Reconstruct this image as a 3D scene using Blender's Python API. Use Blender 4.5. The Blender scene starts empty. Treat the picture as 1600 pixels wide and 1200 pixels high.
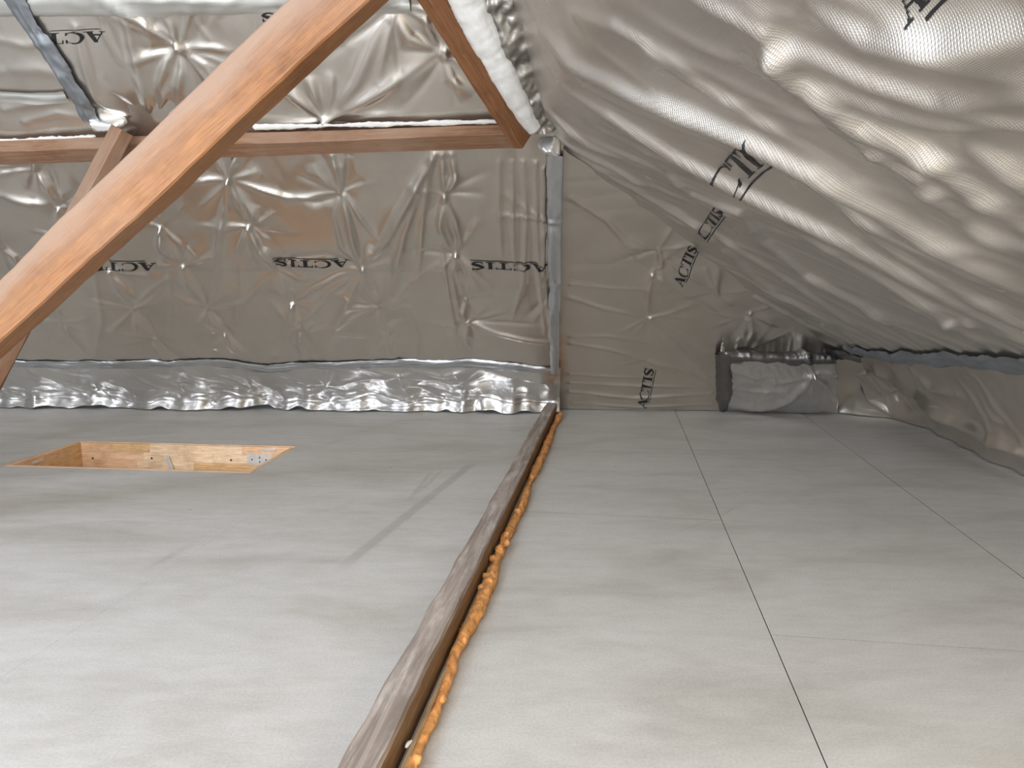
import bpy, bmesh, math, random
import numpy as np
from mathutils import Vector, Matrix
random.seed(7)
RNG = np.random.default_rng(11)
S = bpy.context.scene
COL = S.collection

# ------------------------------------------------------------------ camera
FPX = 1150.0
PITCH = math.radians(8.26)
EYE = np.array([0.0, 0.0, 0.9])
cam = bpy.data.cameras.new('camera'); cam.sensor_width = 36.0; cam.lens = 36.0*FPX/1600.0
cam.clip_start = 0.02
camo = bpy.data.objects.new('camera', cam); COL.objects.link(camo)
camo.location = EYE; camo.rotation_euler = (math.pi/2-PITCH, 0, 0)
S.camera = camo
S.view_settings.view_transform = 'Standard'; S.view_settings.look = 'None'
S.view_settings.gamma = 1.0; S.view_settings.use_curve_mapping = False
S.view_settings.exposure = 0.1
# ------------------------------------------------------------------ world and daylight through the roof windows
W = bpy.data.worlds.new('world'); S.world = W; W.use_nodes = True
W.node_tree.nodes['Background'].inputs[0].default_value = (0.75, 0.85, 1.0, 1)
W.node_tree.nodes['Background'].inputs[1].default_value = 0.25
def area(name, loc, target, sx, sy, power, col):
    l = bpy.data.lights.new(name, 'AREA'); l.shape = 'RECTANGLE'; l.size = sx; l.size_y = sy
    l.energy = power; l.color = col
    o = bpy.data.objects.new(name, l); COL.objects.link(o); o.location = loc
    d = Vector(target)-Vector(loc)
    o.rotation_euler = d.to_track_quat('-Z', 'Y').to_euler()
    return o
area('daylight_roof_window_left', (-2.75, -0.55, 2.57), (-2.75, -0.55, 0), 1.1, 1.3, 135, (0.73, 0.83, 1.0))
area('daylight_roof_window_rear', (-0.85, -1.7, 2.57), (-0.85, -1.7, 0), 1.0, 1.2, 60, (0.97, 0.98, 1.0))
area('daylight_roof_window_right', (1.293, -0.45, 1.053), (0.798, -0.45, 0.184), 0.62, 0.92, 36, (1.0, 0.88, 0.68))
area('daylight_gable_window', (-2.1, -2.66, 1.45), (-1.9, 0.0, 1.35), 1.5, 1.0, 165, (0.88, 0.925, 1.0))

# ------------------------------------------------------------------ projection helpers (image frame 1600 x 1200)
FW = np.array([0, math.cos(PITCH), -math.sin(PITCH)])
UP = np.array([0, math.sin(PITCH), math.cos(PITCH)])
RT = np.array([1.0, 0, 0])
def ray(x, y): return (x-800)/FPX*RT+FW-(y-600)/FPX*UP
def onz(x, y, z=0.0):
    d = ray(x, y); return EYE+d*((z-EYE[2])/d[2])
def atdepth(x, y, D):
    d = ray(x, y); return EYE+d*(D/d[1])
def onplane(x, y, O, N):
    d = ray(x, y); return EYE+d*(np.dot(O-EYE, N)/np.dot(d, N))
def project(P):
    Q = P-EYE; z = Q@FW
    z = np.where(z < 0.05, 0.05, z)
    return 800+FPX*(Q@RT)/z, 600-FPX*(Q@UP)/z

# ------------------------------------------------------------------ tagging
def tag(o, label=None, cat=None, group=None, kind=None):
    if label: o['label'] = label
    if cat: o['category'] = cat
    if group: o['group'] = group
    if kind: o['kind'] = kind
    return o
def empty(name, loc=(0, 0, 0), rz=0):
    o = bpy.data.objects.new(name, None); COL.objects.link(o); o.location = loc; o.rotation_euler = (0, 0, rz)
    o.empty_display_size = 0.1
    return o
def link(name, me, mat=None, parent=None, smooth=False):
    if mat: me.materials.append(mat)
    if smooth: me.polygons.foreach_set('use_smooth', [True]*len(me.polygons))
    o = bpy.data.objects.new(name, me); COL.objects.link(o)
    if parent: o.parent = parent
    return o
def mesh_py(name, V, Fc):
    me = bpy.data.meshes.new(name); me.from_pydata([tuple(map(float, v)) for v in V], [], [tuple(f) for f in Fc]); me.update()
    return me
def mesh_quads(name, V, Q):
    me = bpy.data.meshes.new(name); V = np.asarray(V, np.float32); Q = np.asarray(Q, np.int32)
    me.vertices.add(len(V)); me.vertices.foreach_set('co', V.ravel())
    me.loops.add(Q.size); me.loops.foreach_set('vertex_index', Q.ravel())
    me.polygons.add(len(Q)); me.polygons.foreach_set('loop_start', np.arange(0, Q.size, 4, dtype=np.int32))
    me.polygons.foreach_set('use_smooth', np.ones(len(Q), bool))
    me.update(calc_edges=True); me.validate()
    return me

# ------------------------------------------------------------------ materials
def newmat(name):
    m = bpy.data.materials.new(name); m.use_nodes = True
    nt = m.node_tree; b = nt.nodes['Principled BSDF']
    return m, nt, b
def N(nt, t, **kw):
    n = nt.nodes.new(t)
    for k, v in kw.items():
        if k.startswith('i_'):
            key = k[2:]; key = int(key) if key.isdigit() else key
            n.inputs[key].default_value = v
        else: setattr(n, k, v)
    return n
def ramp(nt, src, stops):
    r = nt.nodes.new('ShaderNodeValToRGB'); e = r.color_ramp.elements
    while len(e) < len(stops): e.new(0.5)
    for el, (p, c) in zip(e, stops): el.position = p; el.color = (*c, 1) if len(c) == 3 else c
    nt.links.new(src, r.inputs[0]); return r
def mixc(nt, fac, a, b, mode='MIX'):
    m = nt.nodes.new('ShaderNodeMix'); m.data_type = 'RGBA'; m.blend_type = mode
    for s, v in ((m.inputs[0], fac), (m.inputs[6], a), (m.inputs[7], b)):
        if hasattr(v, 'is_linked') or hasattr(v, 'links'): nt.links.new(v, s)
        elif isinstance(v, (int, float)): s.default_value = v
        else: s.default_value = (*v, 1) if len(v) == 3 else v
    return m.outputs[2]
def math_n(nt, op, a, b=None, c=None):
    m = nt.nodes.new('ShaderNodeMath'); m.operation = op
    for i, v in enumerate((a, b, c)):
        if v is None: continue
        if isinstance(v, (int, float)): m.inputs[i].default_value = v
        else: nt.links.new(v, m.inputs[i])
    return m.outputs[0]

def foil_mat(name, base=(0.745, 0.695, 0.63), rough=0.155, grid=0.06, crink=0.06, pitch=0.0075, cs=16, wide=0.46):
    m, nt, b = newmat(name)
    b.inputs['Metallic'].default_value = 1.0
    uv = N(nt, 'ShaderNodeUVMap', uv_map='sheet')
    sep = N(nt, 'ShaderNodeSeparateXYZ'); nt.links.new(uv.outputs[0], sep.inputs[0])
    k = 2*math.pi/pitch
    gx = math_n(nt, 'SINE', math_n(nt, 'MULTIPLY', sep.outputs[0], k))
    gy = math_n(nt, 'SINE', math_n(nt, 'MULTIPLY', sep.outputs[1], k*1.15))
    g = math_n(nt, 'MAXIMUM', math_n(nt, 'POWER', math_n(nt, 'ABSOLUTE', gx), 4), math_n(nt, 'POWER', math_n(nt, 'ABSOLUTE', gy), 4))
    n1 = N(nt, 'ShaderNodeTexNoise', i_2=cs, i_3=1.5, i_4=0.5); nt.links.new(uv.outputs[0], n1.inputs[0])
    n2 = N(nt, 'ShaderNodeTexNoise', i_2=6.0, i_3=3.0); nt.links.new(uv.outputs[0], n2.inputs[0])
    b1 = N(nt, 'ShaderNodeBump', i_0=grid, i_1=0.0009)
    nt.links.new(g, b1.inputs['Height'])
    b2 = N(nt, 'ShaderNodeBump', i_0=crink, i_1=0.008)
    nt.links.new(n1.outputs[0], b2.inputs['Height']); nt.links.new(b1.outputs[0], b2.inputs['Normal'])
    nt.links.new(b2.outputs[0], b.inputs['Normal'])
    r = ramp(nt, n2.outputs[0], [(0.3, tuple(c*0.93 for c in base)), (0.7, base)])
    nt.links.new(r.outputs[0], b.inputs['Base Color'])
    rr = N(nt, 'ShaderNodeMapRange', i_1=0.3, i_2=0.7, i_3=rough-0.05, i_4=rough+0.06)
    nt.links.new(n2.outputs[0], rr.inputs[0]); nt.links.new(rr.outputs[0], b.inputs['Roughness'])
    if wide:   # film with a fine weave: a sharp lobe plus a broad one
        b2_ = N(nt, 'ShaderNodeBsdfPrincipled'); b2_.inputs['Metallic'].default_value = 1.0; b2_.inputs['Roughness'].default_value = wide
        nt.links.new(r.outputs[0], b2_.inputs['Base Color']); nt.links.new(b2.outputs[0], b2_.inputs['Normal'])
        mx = N(nt, 'ShaderNodeMixShader', i_0=0.46); nt.links.new(b.outputs[0], mx.inputs[1]); nt.links.new(b2_.outputs[0], mx.inputs[2])
        nt.links.new(mx.outputs[0], nt.nodes['Material Output'].inputs[0])
    return m
M_FOIL = foil_mat('silver_foil')
M_FOILS = foil_mat('smooth_silver_foil', (0.80, 0.785, 0.765), 0.2, 0.04, 0.08, wide=0.42)
M_FOILR = foil_mat('woven_silver_foil', (0.745, 0.705, 0.65), 0.22, 0.5, 0.03, 0.010, wide=0.5)
M_TAPE = foil_mat('grey_tape', (0.66, 0.68, 0.70), 0.36, 0.0, 0.25)
M_TAPED = foil_mat('dark_grey_tape', (0.26, 0.255, 0.25), 0.4, 0.0, 0.2)
M_TAPEM = foil_mat('blue_grey_tape', (0.42, 0.45, 0.49), 0.38, 0.0, 0.15)
M_FOLD = foil_mat('foil_painted_shade', (0.42, 0.40, 0.365), 0.3, 0.06, 0.06, wide=0.5)  # silver foil with a darkened base colour that paints in the fold's shade
M_LAP = foil_mat('matte_lap_film', (0.64, 0.63, 0.59), 0.5, 0.1, 0.03, wide=0.6)
def plain(name, c, rough=0.6, metal=0.0, nscale=20, namp=0.15, bump=0.0):
    m, nt, b = newmat(name)
    tc = N(nt, 'ShaderNodeTexCoord'); n = N(nt, 'ShaderNodeTexNoise', i_2=nscale, i_3=4.0); nt.links.new(tc.outputs['Object'], n.inputs[0])
    r = ramp(nt, n.outputs[0], [(0.3, tuple(x*(1-namp) for x in c)), (0.7, tuple(min(1, x*(1+namp)) for x in c))])
    nt.links.new(r.outputs[0], b.inputs['Base Color']); b.inputs['Roughness'].default_value = rough; b.inputs['Metallic'].default_value = metal
    if bump:
        bp = N(nt, 'ShaderNodeBump', i_0=bump, i_1=0.01); nt.links.new(n.outputs[0], bp.inputs['Height']); nt.links.new(bp.outputs[0], b.inputs['Normal'])
    return m
M_INK = plain('black_ink', (0.012, 0.012, 0.013), 0.45)
M_WAD = plain('white_wadding', (0.80, 0.79, 0.75), 0.95, 0, 30, 0.06, 0.25)
M_FOAM = plain('orange_foam', (0.74, 0.34, 0.11), 0.8, 0, 40, 0.35, 0.7)
M_METAL = plain('zinc_plated_steel', (0.72, 0.73, 0.70), 0.42, 0.6, 30, 0.1)
M_DARK = plain('dark_hole', (0.03, 0.025, 0.02), 0.8)
M_BACK = plain('plain_roof_lining', (0.55, 0.55, 0.54), 0.5, 0.3)

def wood_mat(name, c1, c2, stain=None, stain_amt=0.5, scale=1.0, rough=0.62, top=None, band=None):
    """grain runs along local X"""
    m, nt, b = newmat(name)
    tc = N(nt, 'ShaderNodeTexCoord')
    oi = N(nt, 'ShaderNodeObjectInfo')
    add = N(nt, 'ShaderNodeVectorMath', operation='ADD'); nt.links.new(tc.outputs['Object'], add.inputs[0])
    sc = N(nt, 'ShaderNodeVectorMath', operation='SCALE'); nt.links.new(oi.outputs['Random'], sc.inputs[3]); sc.inputs[0].default_value = (7, 5, 3)
    nt.links.new(sc.outputs[0], add.inputs[1])
    mp = N(nt, 'ShaderNodeMapping'); mp.inputs[3].default_value = (2.2*scale, 38*scale, 38*scale); nt.links.new(add.outputs[0], mp.inputs[0])
    n1 = N(nt, 'ShaderNodeTexNoise', i_2=1.0, i_3=6.0, i_4=0.6, i_8=1.2); nt.links.new(mp.outputs[0], n1.inputs[0])
    mp2 = N(nt, 'ShaderNodeMapping'); mp2.inputs[3].default_value = (12*scale, 300*scale, 300*scale); nt.links.new(add.outputs[0], mp2.inputs[0])
    n2 = N(nt, 'ShaderNodeTexNoise', i_2=1.0, i_3=3.0); nt.links.new(mp2.outputs[0], n2.inputs[0])
    n3 = N(nt, 'ShaderNodeTexNoise', i_2=2.6, i_3=3.0); nt.links.new(add.outputs[0], n3.inputs[0])
    r = ramp(nt, n1.outputs[0], [(0.32, c2), (0.66, c1)])
    col = mixc(nt, 0.42, r.outputs[0], ramp(nt, n2.outputs[0], [(0.35, (0.35, 0.33, 0.30)), (0.62, (1.15, 1.15, 1.15))]).outputs[0], 'MULTIPLY')
    nk_ = N(nt, 'ShaderNodeTexNoise', i_2=7.0, i_3=5.0, i_4=0.7); nt.links.new(add.outputs[0], nk_.inputs[0])
    col = mixc(nt, 0.6, col, ramp(nt, nk_.outputs[0], [(0.30, (0.55, 0.48, 0.42)), (0.50, (1, 1, 1))]).outputs[0], 'MULTIPLY')
    if stain:
        f = ramp(nt, n3.outputs[0], [(0.42, (0, 0, 0)), (0.68, (stain_amt,)*3)])
        col = mixc(nt, f.outputs[0], col, stain)
    if band:  # paler, dusty half of the timber along its upper side, with a wavering edge
        spb = N(nt, 'ShaderNodeSeparateXYZ'); nt.links.new(tc.outputs['Object'], spb.inputs[0])
        mpb = N(nt, 'ShaderNodeMapping'); mpb.inputs[3].default_value = (3.0, 14, 14); nt.links.new(add.outputs[0], mpb.inputs[0])
        nb = N(nt, 'ShaderNodeTexNoise', i_2=1.0, i_3=5.0, i_4=0.65); nt.links.new(mpb.outputs[0], nb.inputs[0])
        zz = math_n(nt, 'MULTIPLY_ADD', math_n(nt, 'SUBTRACT', nb.outputs[0], 0.5), 0.10, spb.outputs[2])
        fb_ = N(nt, 'ShaderNodeMapRange', i_1=0.0, i_2=0.045, i_3=0.0, i_4=0.85); nt.links.new(zz, fb_.inputs[0])
        col = mixc(nt, fb_.outputs[0], col, band)
        zd = math_n(nt, 'ABSOLUTE', math_n(nt, 'ADD', zz, -0.004))
        fd = N(nt, 'ShaderNodeMapRange', i_1=0.018, i_2=0.0, i_3=0.0, i_4=0.45); nt.links.new(zd, fd.inputs[0])
        col = mixc(nt, fd.outputs[0], col, (0.27, 0.15, 0.09))
    if top:   # dust-grey weathering on faces that look along local +Z
        g = N(nt, 'ShaderNodeTexCoord'); sp = N(nt, 'ShaderNodeSeparateXYZ'); nt.links.new(g.outputs['Normal'], sp.inputs[0])
        n4 = N(nt, 'ShaderNodeTexNoise', i_2=9.0, i_3=5.0, i_4=0.7)
        mp4 = N(nt, 'ShaderNodeMapping'); mp4.inputs[3].default_value = (0.6, 2.2, 2.2); nt.links.new(add.outputs[0], mp4.inputs[0]); nt.links.new(mp4.outputs[0], n4.inputs[0])
        tcol = mixc(nt, ramp(nt, n4.outputs[0], [(0.5, (0, 0, 0)), (0.7, (0.75,)*3)]).outputs[0], top[0], top[1])
        tcol = mixc(nt, 0.75, tcol, ramp(nt, n1.outputs[0], [(0.38, (0.45, 0.42, 0.4)), (0.6, (1, 1, 1))]).outputs[0], 'MULTIPLY')
        fz = N(nt, 'ShaderNodeMapRange', i_1=0.5, i_2=0.85); nt.links.new(sp.outputs[2], fz.inputs[0])
        col = mixc(nt, fz.outputs[0], col, tcol)
    nt.links.new(col, b.inputs['Base Color']); b.inputs['Roughness'].default_value = rough
    bp = N(nt, 'ShaderNodeBump', i_0=0.35, i_1=0.004); nt.links.new(n1.outputs[0], bp.inputs['Height'])
    bp2 = N(nt, 'ShaderNodeBump', i_0=0.3, i_1=0.001); nt.links.new(n2.outputs[0], bp2.inputs['Height']); nt.links.new(bp.outputs[0], bp2.inputs['Normal'])
    nt.links.new(bp2.outputs[0], b.inputs['Normal'])
    return m
M_BRACE = wood_mat('orange_brown_timber', (0.41, 0.185, 0.068), (0.29, 0.115, 0.036), (0.40, 0.235, 0.14), 0.4, band=(0.35, 0.235, 0.165))
M_TIMB = wood_mat('brown_timber', (0.36, 0.20, 0.115), (0.24, 0.115, 0.055), (0.40, 0.28, 0.20), 0.6)
M_HIP = wood_mat('dark_brown_timber', (0.30, 0.13, 0.05), (0.20, 0.075, 0.025))
M_SILL = wood_mat('weathered_floor_timber', (0.30, 0.17, 0.07), (0.19, 0.10, 0.04), None, 0.5, 1.0, 0.75, top=((0.36, 0.30, 0.255), (0.62, 0.57, 0.51)))
M_STAVE = [wood_mat('pale_pine_stave', (0.88, 0.68, 0.46), (0.84, 0.60, 0.37)),
           wood_mat('peach_pine_stave', (0.86, 0.58, 0.36), (0.80, 0.50, 0.29)),
           wood_mat('honey_pine_stave', (0.80, 0.54, 0.28), (0.72, 0.45, 0.21))]
M_LID = wood_mat('pine_board', (0.70, 0.46, 0.25), (0.60, 0.36, 0.18))
M_BATT = wood_mat('pale_strip', (0.50, 0.36, 0.22), (0.40, 0.27, 0.15))

def floor_mat():
    m, nt, b = newmat('grey_chipboard')
    tc = N(nt, 'ShaderNodeTexCoord'); P = tc.outputs['Object']
    mp = N(nt, 'ShaderNodeMapping'); mp.inputs[2].default_value = (0, 0, math.radians(8)); mp.inputs[3].default_value = (0.9, 2.4, 1); nt.links.new(P, mp.inputs[0])
    n1 = N(nt, 'ShaderNodeTexNoise', i_2=1.6, i_3=5.0, i_4=0.6, i_8=0.6); nt.links.new(mp.outputs[0], n1.inputs[0])
    n2 = N(nt, 'ShaderNodeTexNoise', i_2=160.0, i_3=3.0); nt.links.new(P, n2.inputs[0])
    n3 = N(nt, 'ShaderNodeTexNoise', i_2=9.0, i_3=6.0, i_4=0.7); nt.links.new(mp.outputs[0], n3.inputs[0])
    r = ramp(nt, n1.outputs[0], [(0.30, (0.45, 0.425, 0.385)), (0.52, (0.535, 0.515, 0.48)), (0.75, (0.57, 0.555, 0.525))])
    col = mixc(nt, 0.5, r.outputs[0], ramp(nt, n3.outputs[0], [(0.33, (0.80, 0.79, 0.77)), (0.6, (1, 1, 1))]).outputs[0], 'MULTIPLY')
    col = mixc(nt, 0.5, col, ramp(nt, n2.outputs[0], [(0.36, (0.80, 0.79, 0.78)), (0.6, (1, 1, 1))]).outputs[0], 'MULTIPLY')
    # scuff marks with shapes of their own: straight dirty stripe, stamped lettering block, rubbed arcs, drag marks
    sx = N(nt, 'ShaderNodeSeparateXYZ'); nt.links.new(P, sx.inputs[0])
    def stripe(a, bb, w, amt, soft=0.3, noise=1.0):
        nonlocal col
        a = onz(*a); bb = onz(*bb)
        d = bb-a; L = math.hypot(d[0], d[1]); ux, uy = d[0]/L, d[1]/L
        u = math_n(nt, 'ADD', math_n(nt, 'MULTIPLY', sx.outputs[0], ux), math_n(nt, 'MULTIPLY_ADD', sx.outputs[1], uy, -(a[0]*ux+a[1]*uy)))
        v = math_n(nt, 'ADD', math_n(nt, 'MULTIPLY', sx.outputs[0], -uy), math_n(nt, 'MULTIPLY_ADD', sx.outputs[1], ux, a[0]*uy-a[1]*ux))
        av = math_n(nt, 'ABSOLUTE', v)
        fv = N(nt, 'ShaderNodeMapRange', i_1=w/2*(1+soft), i_2=w/2*(1-soft)); nt.links.new(av, fv.inputs[0])
        fu = N(nt, 'ShaderNodeMapRange', i_1=L/2+0.02, i_2=L/2-0.1); nt.links.new(math_n(nt, 'ABSOLUTE', math_n(nt, 'SUBTRACT', u, L/2)), fu.inputs[0])
        f = math_n(nt, 'MULTIPLY', fv.outputs[0], fu.outputs[0])
        nn = N(nt, 'ShaderNodeMapRange', i_1=0.3, i_2=0.62, i_3=1-noise, i_4=1.0); nt.links.new(n3.outputs[0], nn.inputs[0])
        f = math_n(nt, 'MULTIPLY', math_n(nt, 'MULTIPLY', f, nn.outputs[0]), amt)
        col = mixc(nt, f, col, (0.20, 0.19, 0.175))
        return f
    stripe((532, 888), (738, 724), 0.042, 0.42, 0.35, 0.7)
    stripe((222, 893), (300, 850), 0.03, 0.4, 0.8, 1.0)
    stripe((498, 697), (540, 686), 0.05, 0.30, 0.8, 1.0)
    stripe((640, 780), (676, 735), 0.022, 0.35, 0.5, 1.0)
    stripe((652, 772), (692, 733), 0.02, 0.35, 0.5, 1.0)
    stripe((628, 779), (658, 778), 0.012, 0.4, 0.5, 1.0)
    stripe((1055, 832), (1122, 810), 0.008, 0.35, 0.8, 1.0)
    stripe((1125, 808), (1152, 790), 0.012, 0.4, 0.8, 1.0)
    stripe((1252, 1045), (1262, 1072), 0.035, 0.4, 0.9, 1.0)
    stripe((1330, 840), (1345, 812), 0.04, 0.25, 0.9, 1.0)
    vn = N(nt, 'ShaderNodeTexVoronoi', i_2=2.7); nt.links.new(P, vn.inputs[0])
    sp = N(nt, 'ShaderNodeMapRange', i_1=0.022, i_2=0.012, i_3=0, i_4=0.75); nt.links.new(vn.outputs['Distance'], sp.inputs[0])
    col = mixc(nt, sp.outputs[0], col, (0.13, 0.12, 0.11))
    nt.links.new(col, b.inputs['Base Color'])
    b.inputs['Roughness'].default_value = 0.52; b.inputs['Specular IOR Level'].default_value = 0.35
    bp = N(nt, 'ShaderNodeBump', i_0=0.12, i_1=0.002); nt.links.new(n2.outputs[0], bp.inputs['Height']); nt.links.new(bp.outputs[0], b.inputs['Normal'])
    return m
M_FLOOR = floor_mat()
M_EDGE = plain('raw_dirty_board_edge', (0.07, 0.055, 0.04), 0.9)

# ------------------------------------------------------------------ roof slope geometry
PSI = math.radians(3.0)
AX = np.array([math.sin(PSI), math.cos(PSI), 0.0])       # horizontal, away from camera
EA = np.array([math.cos(PSI), -math.sin(PSI), 0.0])      # along the far eave
AL = math.radians(46)
TA = -AX*math.cos(AL)+np.array([0, 0, math.sin(AL)])     # up the far slope
NA = -AX*math.sin(AL)-np.array([0, 0, math.cos(AL)])     # into the room
OF = onz(880, 646)                                       # floor edge of the far skirt
OA = OF+AX*0.10
def A(s, t, h=0.0):
    s = np.asarray(s, float)[..., None]; t = np.asarray(t, float)[..., None]
    return OA+s*EA+t*TA+h*NA
def onA(x, y): return onplane(x, y, OA, NA)
def stA(x, y):
    q = onA(x, y)-OA; return float(q@EA), float(q@TA)
# right-hand slope: a profile swept along BD
BD = np.array([-0.077, 1.0, 0.0]); BD = BD/np.linalg.norm(BD)
Y0 = 4.0
def xprime(P): return P[..., 0]+0.077*(P[..., 1]-Y0)
prof = [(lambda q: (float(xprime(q)), float(q[2])))(onA(*p)) for p in ((1312, 550), (892, 242), (845, 195), (815, 90), (790, 0))]
prof = [(prof[0][0]+0.35, prof[0][1]-0.35*(prof[1][1]-prof[0][1])/(prof[0][0]-prof[1][0]))]+prof
prof += [(prof[-1][0]-0.12, 2.62)]
px_, pz_ = np.array([p[0] for p in prof]), np.array([p[1] for p in prof])
arc = np.concatenate([[0], np.cumsum(np.hypot(np.diff(px_), np.diff(pz_)))])
fine = np.linspace(0, arc[-1], 1500)
fx, fz = np.interp(fine, arc, px_), np.interp(fine, arc, pz_)
kk = np.exp(-np.linspace(-2.5, 2.5, 91)**2); kk /= kk.sum()
fx = np.convolve(np.pad(fx, 45, mode='edge'), kk, 'valid'); fz = np.convolve(np.pad(fz, 45, mode='edge'), kk, 'valid')
PLEN = float(arc[-1])
PKNEE = 0.0
def Bsurf(p, y):
    p = np.asarray(p, float); y = np.asarray(y, float)
    x = np.interp(p, fine, fx); z = np.interp(p, fine, fz)
    return np.stack([x-0.077*(y-Y0), y+0*x, z], -1)
def onB(px, py):
    d = ray(px, py); D = np.linspace(0.3, 6, 4000)[:, None]
    P = EYE+d*D; xp = xprime(P)
    zb = np.interp(-xp, -fx, fz)
    i = int(np.argmax(P[:, 2] > zb)) if d[2] > -0.4 else 0
    if i == 0: i = int(np.argmin(np.abs(P[:, 2]-zb)))
    return P[i]

# ------------------------------------------------------------------ draped sheet builder
def fftnoise(shape, ds, lx, ly, seed, ang=0.0, power=2.0, dt=None):
    ny, nx = shape; r = np.random.default_rng(seed)
    fxx = np.fft.fftfreq(nx, ds)[None, :]; fyy = np.fft.fftfreq(ny, dt or ds)[:, None]
    c, s = math.cos(ang), math.sin(ang)
    u = fxx*c+fyy*s; v = -fxx*s+fyy*c
    H = 1.0/(1+(u*lx)**2+(v*ly)**2)**power
    n = np.fft.ifft2(np.fft.fft2(r.standard_normal((ny, nx)))*H).real
    return n/n.std()
class Sheet:
    def __init__(self, P, s, t):
        self.P = P; self.s = s; self.t = t; self.ny, self.nx = P.shape[:2]
        self.SS, self.TT = np.meshgrid(s, t)
        self.H = np.zeros((self.ny, self.nx)); self.px, self.py = project(P)
        self.front = ((P-EYE)@FW) > 0.25
        self.ds = (s[-1]-s[0])/(self.nx-1); self.dt = (t[-1]-t[0])/(self.ny-1)
        du = np.gradient(P, axis=1); dv = np.gradient(P, axis=0)
        n = np.cross(du, dv); n /= np.linalg.norm(n, axis=-1, keepdims=True)+1e-12
        flip = np.sum(n*(EYE+np.array([-0.3, 0.5, 0.2])-P), -1) < 0
        n[flip] *= -1; self.Nn = n
    def loc(self, x, y):
        d = (self.px-x)**2+(self.py-y)**2
        d = np.where(self.front, d, 1e12)
        i = int(np.argmin(d)); return float(self.SS.flat[i]), float(self.TT.flat[i])
    def _win(self, x0, x1, y0, y1):
        i0 = max(0, int((x0-self.s[0])/self.ds)); i1 = min(self.nx, int((x1-self.s[0])/self.ds)+2)
        j0 = max(0, int((y0-self.t[0])/self.dt)); j1 = min(self.ny, int((y1-self.t[0])/self.dt)+2)
        return slice(j0, max(j0, j1)), slice(i0, max(i0, i1))
    def ridge_st(self, pts, amp, w, w2=None, taper=(0.0, 0.0), sharp=1.6, asym=1.0):
        """fold along a polyline in sheet coordinates; taper = relative height at both ends"""
        pts = np.array(pts, float); w2 = w2 or w; L = np.concatenate([[0], np.cumsum(np.hypot(*np.diff(pts, axis=0).T))])
        if L[-1] < 1e-4: return
        m = 4.5*max(w, w2)*max(1.0, abs(asym))
        a, b = self._win(pts[:, 0].min()-m, pts[:, 0].max()+m, pts[:, 1].min()-m, pts[:, 1].max()+m)
        X, Y = self.SS[a, b], self.TT[a, b]
        if X.size == 0: return
        best = np.full(X.shape, 1e9); U = np.zeros(X.shape); sg = np.zeros(X.shape)
        for k in range(len(pts)-1):
            e = pts[k+1]-pts[k]; l2 = e@e
            if l2 < 1e-10: continue
            raw = ((X-pts[k, 0])*e[0]+(Y-pts[k, 1])*e[1])/l2; u = np.clip(raw, 0, 1)
            d = np.hypot(X-pts[k, 0]-u*e[0], Y-pts[k, 1]-u*e[1])
            sel = d < best; best[sel] = d[sel]; sg[sel] = (e[0]*(Y-pts[k, 1])-e[1]*(X-pts[k, 0]))[sel]; U[sel] = (L[k]+u[sel]*math.sqrt(l2))/L[-1]
        ww = w+(w2-w)*U
        if asym != 1.0: ww = np.where(sg > 0, ww*abs(asym), ww) if asym > 0 else np.where(sg < 0, ww*abs(asym), ww)
        env = np.sin(np.pi*np.clip(U, 0, 1))**0.7
        env = np.maximum(env, np.maximum(taper[0]*(1-U)**2, taper[1]*U**2))
        self.H[a, b] += amp*env/(1+(best/ww)**2)**sharp
    def ridge(self, pix, amp, w, w2=None, taper=(0, 0), sharp=1.6, asym=1.0):
        self.ridge_st([self.loc(*p) for p in pix], amp, w, w2, taper, sharp, asym)
    def staple(self, x, y, depth=0.012, r0=0.06, nf=7, R=0.22, amp=0.006, dirs=None, seed=0):
        s0, t0 = self.loc(x, y); r = np.random.default_rng(int(x*7+y*13+seed))
        a, b = self._win(s0-6*r0, s0+6*r0, t0-6*r0, t0+6*r0)
        d = np.hypot(self.SS[a, b]-s0, self.TT[a, b]-t0)
        self.H[a, b] -= depth*np.exp(-d/r0)
        for k in range(nf):
            an = (r.choice(dirs)+r.normal(0, 0.22)) if dirs is not None else r.uniform(0, 2*math.pi)
            l = R*r.uniform(0.5, 1.25); bend = r.normal(0, 0.12)
            pts = [(s0+q*l*math.cos(an+bend*q), t0+q*l*math.sin(an+bend*q)) for q in (0.03, 0.35, 0.7, 1.0)]
            self.ridge_st(pts, amp*r.uniform(0.5, 1.3)*r.choice([1, 1, -0.7]), 0.008, 0.03, taper=(0.9, 0), sharp=1.5)
    def noise(self, amp, lx, ly, seed, ang=0.0, power=2.0): self.H += amp*fftnoise((self.ny, self.nx), self.ds, lx, ly, seed, ang, power, self.dt)
    def ridged(self, amp, lx, ly, seed, ang=0.0, power=2.0):
        self.H += amp*np.abs(fftnoise((self.ny, self.nx), self.ds, lx, ly, seed, ang, power, self.dt))
    def final(self): self.D = self.P+self.Nn*self.H[..., None]; return self.D
    def at(self, s, t, lift=0.0):
        s = np.asarray(s, float); t = np.asarray(t, float)
        u = np.clip((s-self.s[0])/self.ds, 0, self.nx-1.001); v = np.clip((t-self.t[0])/self.dt, 0, self.ny-1.001)
        i = u.astype(int); j = v.astype(int); fu = (u-i)[..., None]; fv = (v-j)[..., None]
        def bl(Z): return (Z[j, i]*(1-fu)+Z[j, i+1]*fu)*(1-fv)+(Z[j+1, i]*(1-fu)+Z[j+1, i+1]*fu)*fv
        return bl(self.D)+lift*bl(self.Nn)
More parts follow.
